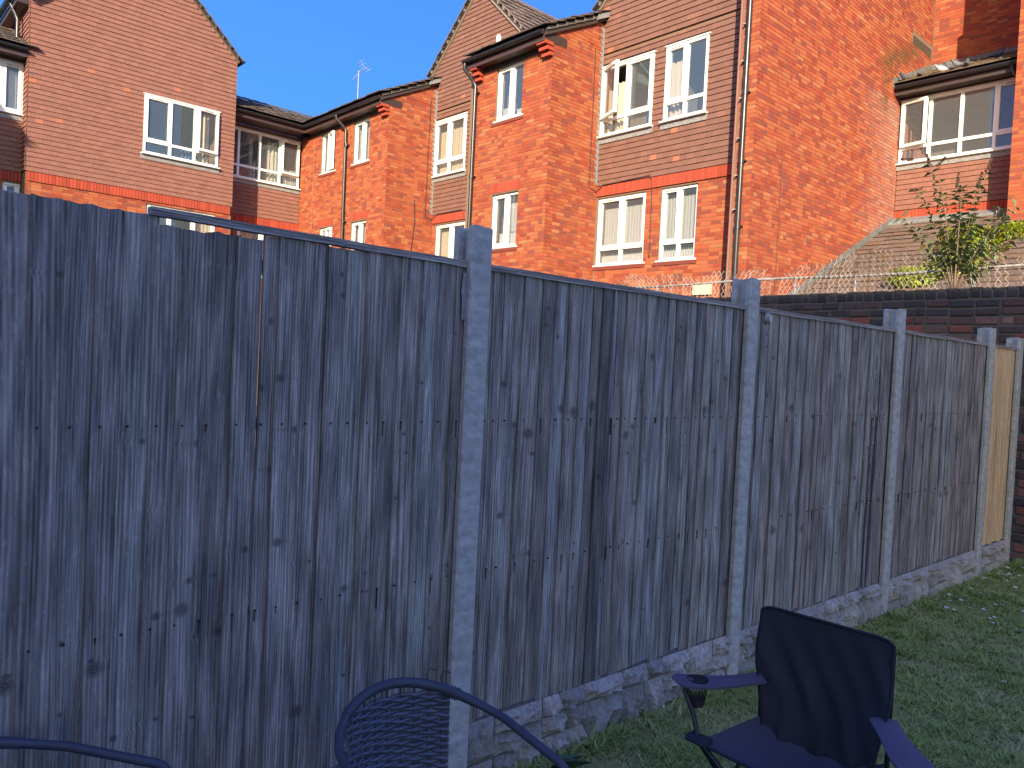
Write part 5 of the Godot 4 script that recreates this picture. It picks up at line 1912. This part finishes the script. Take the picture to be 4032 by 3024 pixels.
# ------------------------------------------------------------------ lawn and the rest of the ground
func build_ground() -> void:
	var mb := MB.new()
	mb.col = Color(0.11, 0.095, 0.075)
	mb.quad(Vector3(-150, -0.03, 150), Vector3(150, -0.03, 150), Vector3(150, -0.03, -150), Vector3(-150, -0.03, -150))
	var g := commit(mb, "ground", M.soil, self)
	meta(g, "bare earth yard under and behind the fence", "ground", "", "structure")
	mb = MB.new()
	mb.col = Color(0.36, 0.34, 0.31)  # patio added out of view, kept pale to bounce light into the shade
	var fo := func(x: float, z: float) -> Vector3: return FB * Vector3(x, 0.002, z)
	mb.quad(fo.call(-5.0, 11.0), fo.call(1.35, 11.0), fo.call(1.35, ZP), fo.call(-5.0, ZP))
	meta(commit(mb, "patio", M.concrete, self), "unseen pale concrete patio added under the wicker chairs to bounce light", "patio", "", "structure")
	var patch := FastNoiseLite.new()
	patch.seed = 12; patch.frequency = 0.9; patch.fractal_octaves = 4
	mb = MB.new()
	var n := 90
	var m := 60
	var pt := func(i: int, j: int) -> Vector3:
		var x := lerpf(1.35, 8.83, float(i) / n)
		var z := lerpf(ZP - 0.01, 4.0, float(j) / m)
		return FB * Vector3(x, 0.012 * patch.get_noise_2d(x * 0.8, z * 0.8), z)
	for i in n:
		for j in m:
			var x := lerpf(1.35, 8.83, float(i) / n)
			var z := lerpf(ZP, 4.0, float(j) / m)
			var d := clampf(0.4 + 0.7 * patch.get_noise_2d(x * 1.6, z * 1.6), 0, 1)
			mb.col = Color(0.2, 0.22, 0.06).lerp(Color(0.3, 0.26, 0.11), d)
			mb.quad(pt.call(i, j + 1), pt.call(i + 1, j + 1), pt.call(i + 1, j), pt.call(i, j))
	var lawn := commit(mb, "lawn", M.soil, self)
	meta(lawn, "patchy lawn with dry spots along the fence", "lawn", "", "structure")
	# blades
	var blades := MB.new()
	var r := RandomNumberGenerator.new()
	r.seed = 77
	for k in 7:
		var a := r.randf_range(0, TAU)
		var b := Vector3(r.randf_range(-0.014, 0.014), 0, r.randf_range(-0.014, 0.014))
		var h := r.randf_range(0.016, 0.04)
		var l := Vector3(cos(a), 0, sin(a)) * r.randf_range(0.014, 0.05)
		var w := Vector3(-sin(a), 0, cos(a)) * 0.0017
		blades.quad(b - w, b + w, b + l * 0.4 + w * 0.8 + Vector3(0, h * 0.65, 0), b + l * 0.4 - w * 0.8 + Vector3(0, h * 0.65, 0))
		blades.tri(b + l * 0.4 - w * 0.8 + Vector3(0, h * 0.65, 0), b + l * 0.4 + w * 0.8 + Vector3(0, h * 0.65, 0), b + l + Vector3(0, h, 0))
	var arr := []
	arr.resize(Mesh.ARRAY_MAX)
	for k in blades.n.size():
		var q := blades.n[k] if blades.n[k].y > 0.0 else -blades.n[k]
		blades.n[k] = (q + Vector3.UP * 0.8).normalized()
	arr[Mesh.ARRAY_VERTEX] = blades.v; arr[Mesh.ARRAY_NORMAL] = blades.n
	var bm := ArrayMesh.new()
	bm.add_surface_from_arrays(Mesh.PRIMITIVE_TRIANGLES, arr)
	bm.surface_set_material(0, M.grass)
	var xf := []
	var cols := []
	while xf.size() < 64000:
		var x := r.randf_range(1.2, 8.8)
		var z := r.randf_range(ZP + 0.045, 2.6)
		var p := FB * Vector3(x, 0.0, z)
		if cam.is_position_behind(p): continue
		var q := cam.global_transform.affine_inverse() * p
		var tv := tan(deg_to_rad(cam.fov * 0.5))
		if absf(q.y / q.z) > tv * 1.12 or absf(q.x / q.z) > tv * 1.4 : continue
		var d := clampf(0.4 + 0.7 * patch.get_noise_2d(x * 1.6, z * 1.6) + 0.45 * patch.get_noise_2d(x * 6.0, z * 6.0), 0, 1)
		if r.randf() < d * 0.25: continue
		var edge := z < ZP + 0.14
		var sc := r.randf_range(0.7, 1.25) * (1.0 - 0.35 * d)
		if edge: sc *= r.randf_range(0.8, 1.7)
		if r.randf() < 0.03: sc *= 1.6
		p.y = 0.012 * patch.get_noise_2d(x * 0.8, z * 0.8) - 0.002
		xf.append(Transform3D(Basis(Vector3.UP, r.randf_range(0, TAU)).scaled(Vector3(sc, sc * r.randf_range(0.75, 1.2), sc)), p))
		var c := Color(0.25, 0.32, 0.06).lerp(Color(0.5, 0.45, 0.19), clampf(d * 0.85 - 0.12 + r.randf_range(-0.2, 0.2), 0, 1))
		var f := r.randf_range(0.75, 1.3)
		cols.append(Color(c.r * f, c.g * f, c.b * f))
	var mm := MultiMesh.new()
	mm.transform_format = MultiMesh.TRANSFORM_3D
	mm.use_colors = true
	mm.mesh = bm
	mm.instance_count = xf.size()
	for i in xf.size():
		mm.set_instance_transform(i, xf[i])
		mm.set_instance_color(i, cols[i])
	var gi := MultiMeshInstance3D.new()
	gi.multimesh = mm
	gi.name = "grass"
	add_child(gi)
	meta(gi, "short uneven grass blades covering the lawn", "grass", "", "stuff")
	# daisies
	var db := MB.new()
	db.col = Color(0.1, 0.14, 0.05)
	db.pipe([Vector3.ZERO, Vector3(0.003, 0.045, 0)], 0.0011, 4)
	db.col = Color(0.75, 0.75, 0.72)
	for k in 12:
		var a := TAU * k / 12
		var d := Vector3(cos(a), 0.15, sin(a))
		var w := Vector3(-sin(a), 0, cos(a)) * 0.0032
		var c := Vector3(0.003, 0.045, 0)
		db.quad(c + d * 0.003 - w * 0.6, c + d * 0.003 + w * 0.6, c + d * 0.0115 + w, c + d * 0.0115 - w)
	db.col = Color(0.6, 0.42, 0.03)
	db.tube(PackedVector3Array([Vector3(0.003, 0.045, 0), Vector3(0.003, 0.049, 0)]), PackedFloat32Array([0.004, 0.0025]), 7)
	var da := []
	da.resize(Mesh.ARRAY_MAX)
	da[Mesh.ARRAY_VERTEX] = db.v; da[Mesh.ARRAY_NORMAL] = db.n; da[Mesh.ARRAY_COLOR] = db.c
	var dm := ArrayMesh.new()
	dm.add_surface_from_arrays(Mesh.PRIMITIVE_TRIANGLES, da)
	dm.surface_set_material(0, M.grass)
	var mm2 := MultiMesh.new()
	mm2.transform_format = MultiMesh.TRANSFORM_3D
	mm2.mesh = dm
	mm2.instance_count = 150
	for i in 150:
		var x := 0.0
		var z := 0.0
		if i < 85:
			x = r.randf_range(6.1, 8.7); z = ZP + 0.1 + absf(r.randfn(0.0, 0.42))
		else:
			x = r.randf_range(3.6, 8.5); z = r.randf_range(ZP + 0.3, 1.2)
		var sc := r.randf_range(0.8, 1.25)
		mm2.set_instance_transform(i, Transform3D(Basis(Vector3.UP, r.randf_range(0, TAU)).rotated(Vector3.RIGHT, r.randf_range(-0.4, 0.4)).scaled(Vector3.ONE * sc), FB * Vector3(x, 0, z)))
	var di := MultiMeshInstance3D.new()
	di.multimesh = mm2
	di.name = "daisies"
	add_child(di)
	meta(di, "scattered small white daisies in the lawn", "daisies", "", "stuff")
	# broad leaved weeds
	var weeds := [[2.28, ZP + 0.13, 9, 0.16, "clump of broad dark green dock leaves against the gravel board"], [3.85, ZP + 0.11, 5, 0.06, "small weed at the foot of the post behind the camping chair"], [5.83, ZP + 0.12, 5, 0.07, "small weed at the foot of the post on the lawn"], [5.3, -1.15, 4, 0.11, ""], [5.9, -0.75, 6, 0.1, ""], [6.6, -1.2, 5, 0.12, ""], [6.2, -1.55, 3, 0.12, ""], [4.6, -0.7, 9, 0.1, ""], [4.35, -0.35, 7, 0.11, ""], [7.0, -0.9, 8, 0.12, ""], [7.4, -1.3, 10, 0.1, ""], [5.1, -0.45, 11, 0.09, ""]]
	for q in weeds:
		var wt := thing("broadleaf_weed", q[4] if q[4] else "blue-green plantain rosette of %s leaves lying in the lawn" % ["three", "four", "five", "six", "seven", "eight", "nine", "ten", "eleven"][int(q[2]) - 3], "weed", FB, Vector3(q[0], -CH, q[1]), "broad leaved weeds in the lawn" if q[4] == "" else "")
		for k in int(q[2]):
			var lb := MB.new()
			var g2 := r.randf()
			lb.col = Color(0.04, 0.09, 0.035).lerp(Color(0.10, 0.16, 0.085), g2)
			var a: float = TAU * k / q[2] + r.randf_range(-0.4, 0.4)
			var up := r.randf_range(0.35, 1.0)
			if q[4] == "": up = r.randf_range(0.2, 0.6)
			leaf(lb, Vector3(q[0], -CH, q[1]), Vector3(cos(a), up, absf(sin(a)) if q[4] else sin(a)).normalized(), Vector3.UP, q[3] * r.randf_range(0.7, 1.2), q[3] * 0.36, 0.3)
			commit(lb, "leaf", M.leaf, wt, off)

# ------------------------------------------------------------------ the house behind the viewer whose shade covers the garden
func build_house(light: Vector3) -> void:
	var lf := FB.inverse() * light
	var drop := -lf.y / lf.x
	var xe := -4.8
	var eave := 1.04 + (XW - xe) * drop
	var t := thing("house", "tall cream house behind the viewer that shades the garden", "house", FB, Vector3(-8.5, -CH, 6.2))
	var mb := MB.new()
	mb.col = Color(0.55, 0.5, 0.42)
	mb.abox(-11.6, -5.1, -CH, eave - 0.15, 1.3, 11.4)
	commit(mb, "wall", M.mortar, t, off)
	mb = MB.new()
	mb.col = Color(0.12, 0.1, 0.095)
	mb.box(Vector3(xe, eave - 0.1, 1.1), Vector3(-3.55, 1.1, 0), Vector3(0, 0.1, 0), Vector3(0, 0, 10.5))
	mb.box(Vector3(-11.9, eave - 0.1, 1.1), Vector3(3.55, 1.1, 0), Vector3(0, 0.1, 0), Vector3(0, 0, 10.5))
	commit(mb, "roof", M.roof, t, off)
	var f := Face.new(Vector3(-5.1, 0, 0), Vector3(0, 0, -1))
	for q in [[-4.5, 1.3], [-7.5, 1.3], [-10.2, 1.3], [-4.5, 4.0], [-7.5, 4.0]]:
		mb = MB.new()
		mb.col = UPVC
		f.box(mb, q[0], q[0] + 1.2, q[1] - 0.6, q[1] + 0.7, 0.001, 0.06)
		var w := commit(mb, "window", M.upvc, t, off)
		mb = MB.new()
		mb.col = Color(0.03, 0.035, 0.04)
		f.box(mb, q[0] + 0.08, q[0] + 1.12, q[1] - 0.52, q[1] + 0.62, 0.061, 0.066)
		commit(mb, "pane", M.gloss, w, off)
	mb = MB.new()
	mb.col = Color(0.6, 0.6, 0.58)
	f.box(mb, -3.2, -2.3, -CH, 0.4, 0.001, 0.05)
	commit(mb, "door", M.satin, t, off)
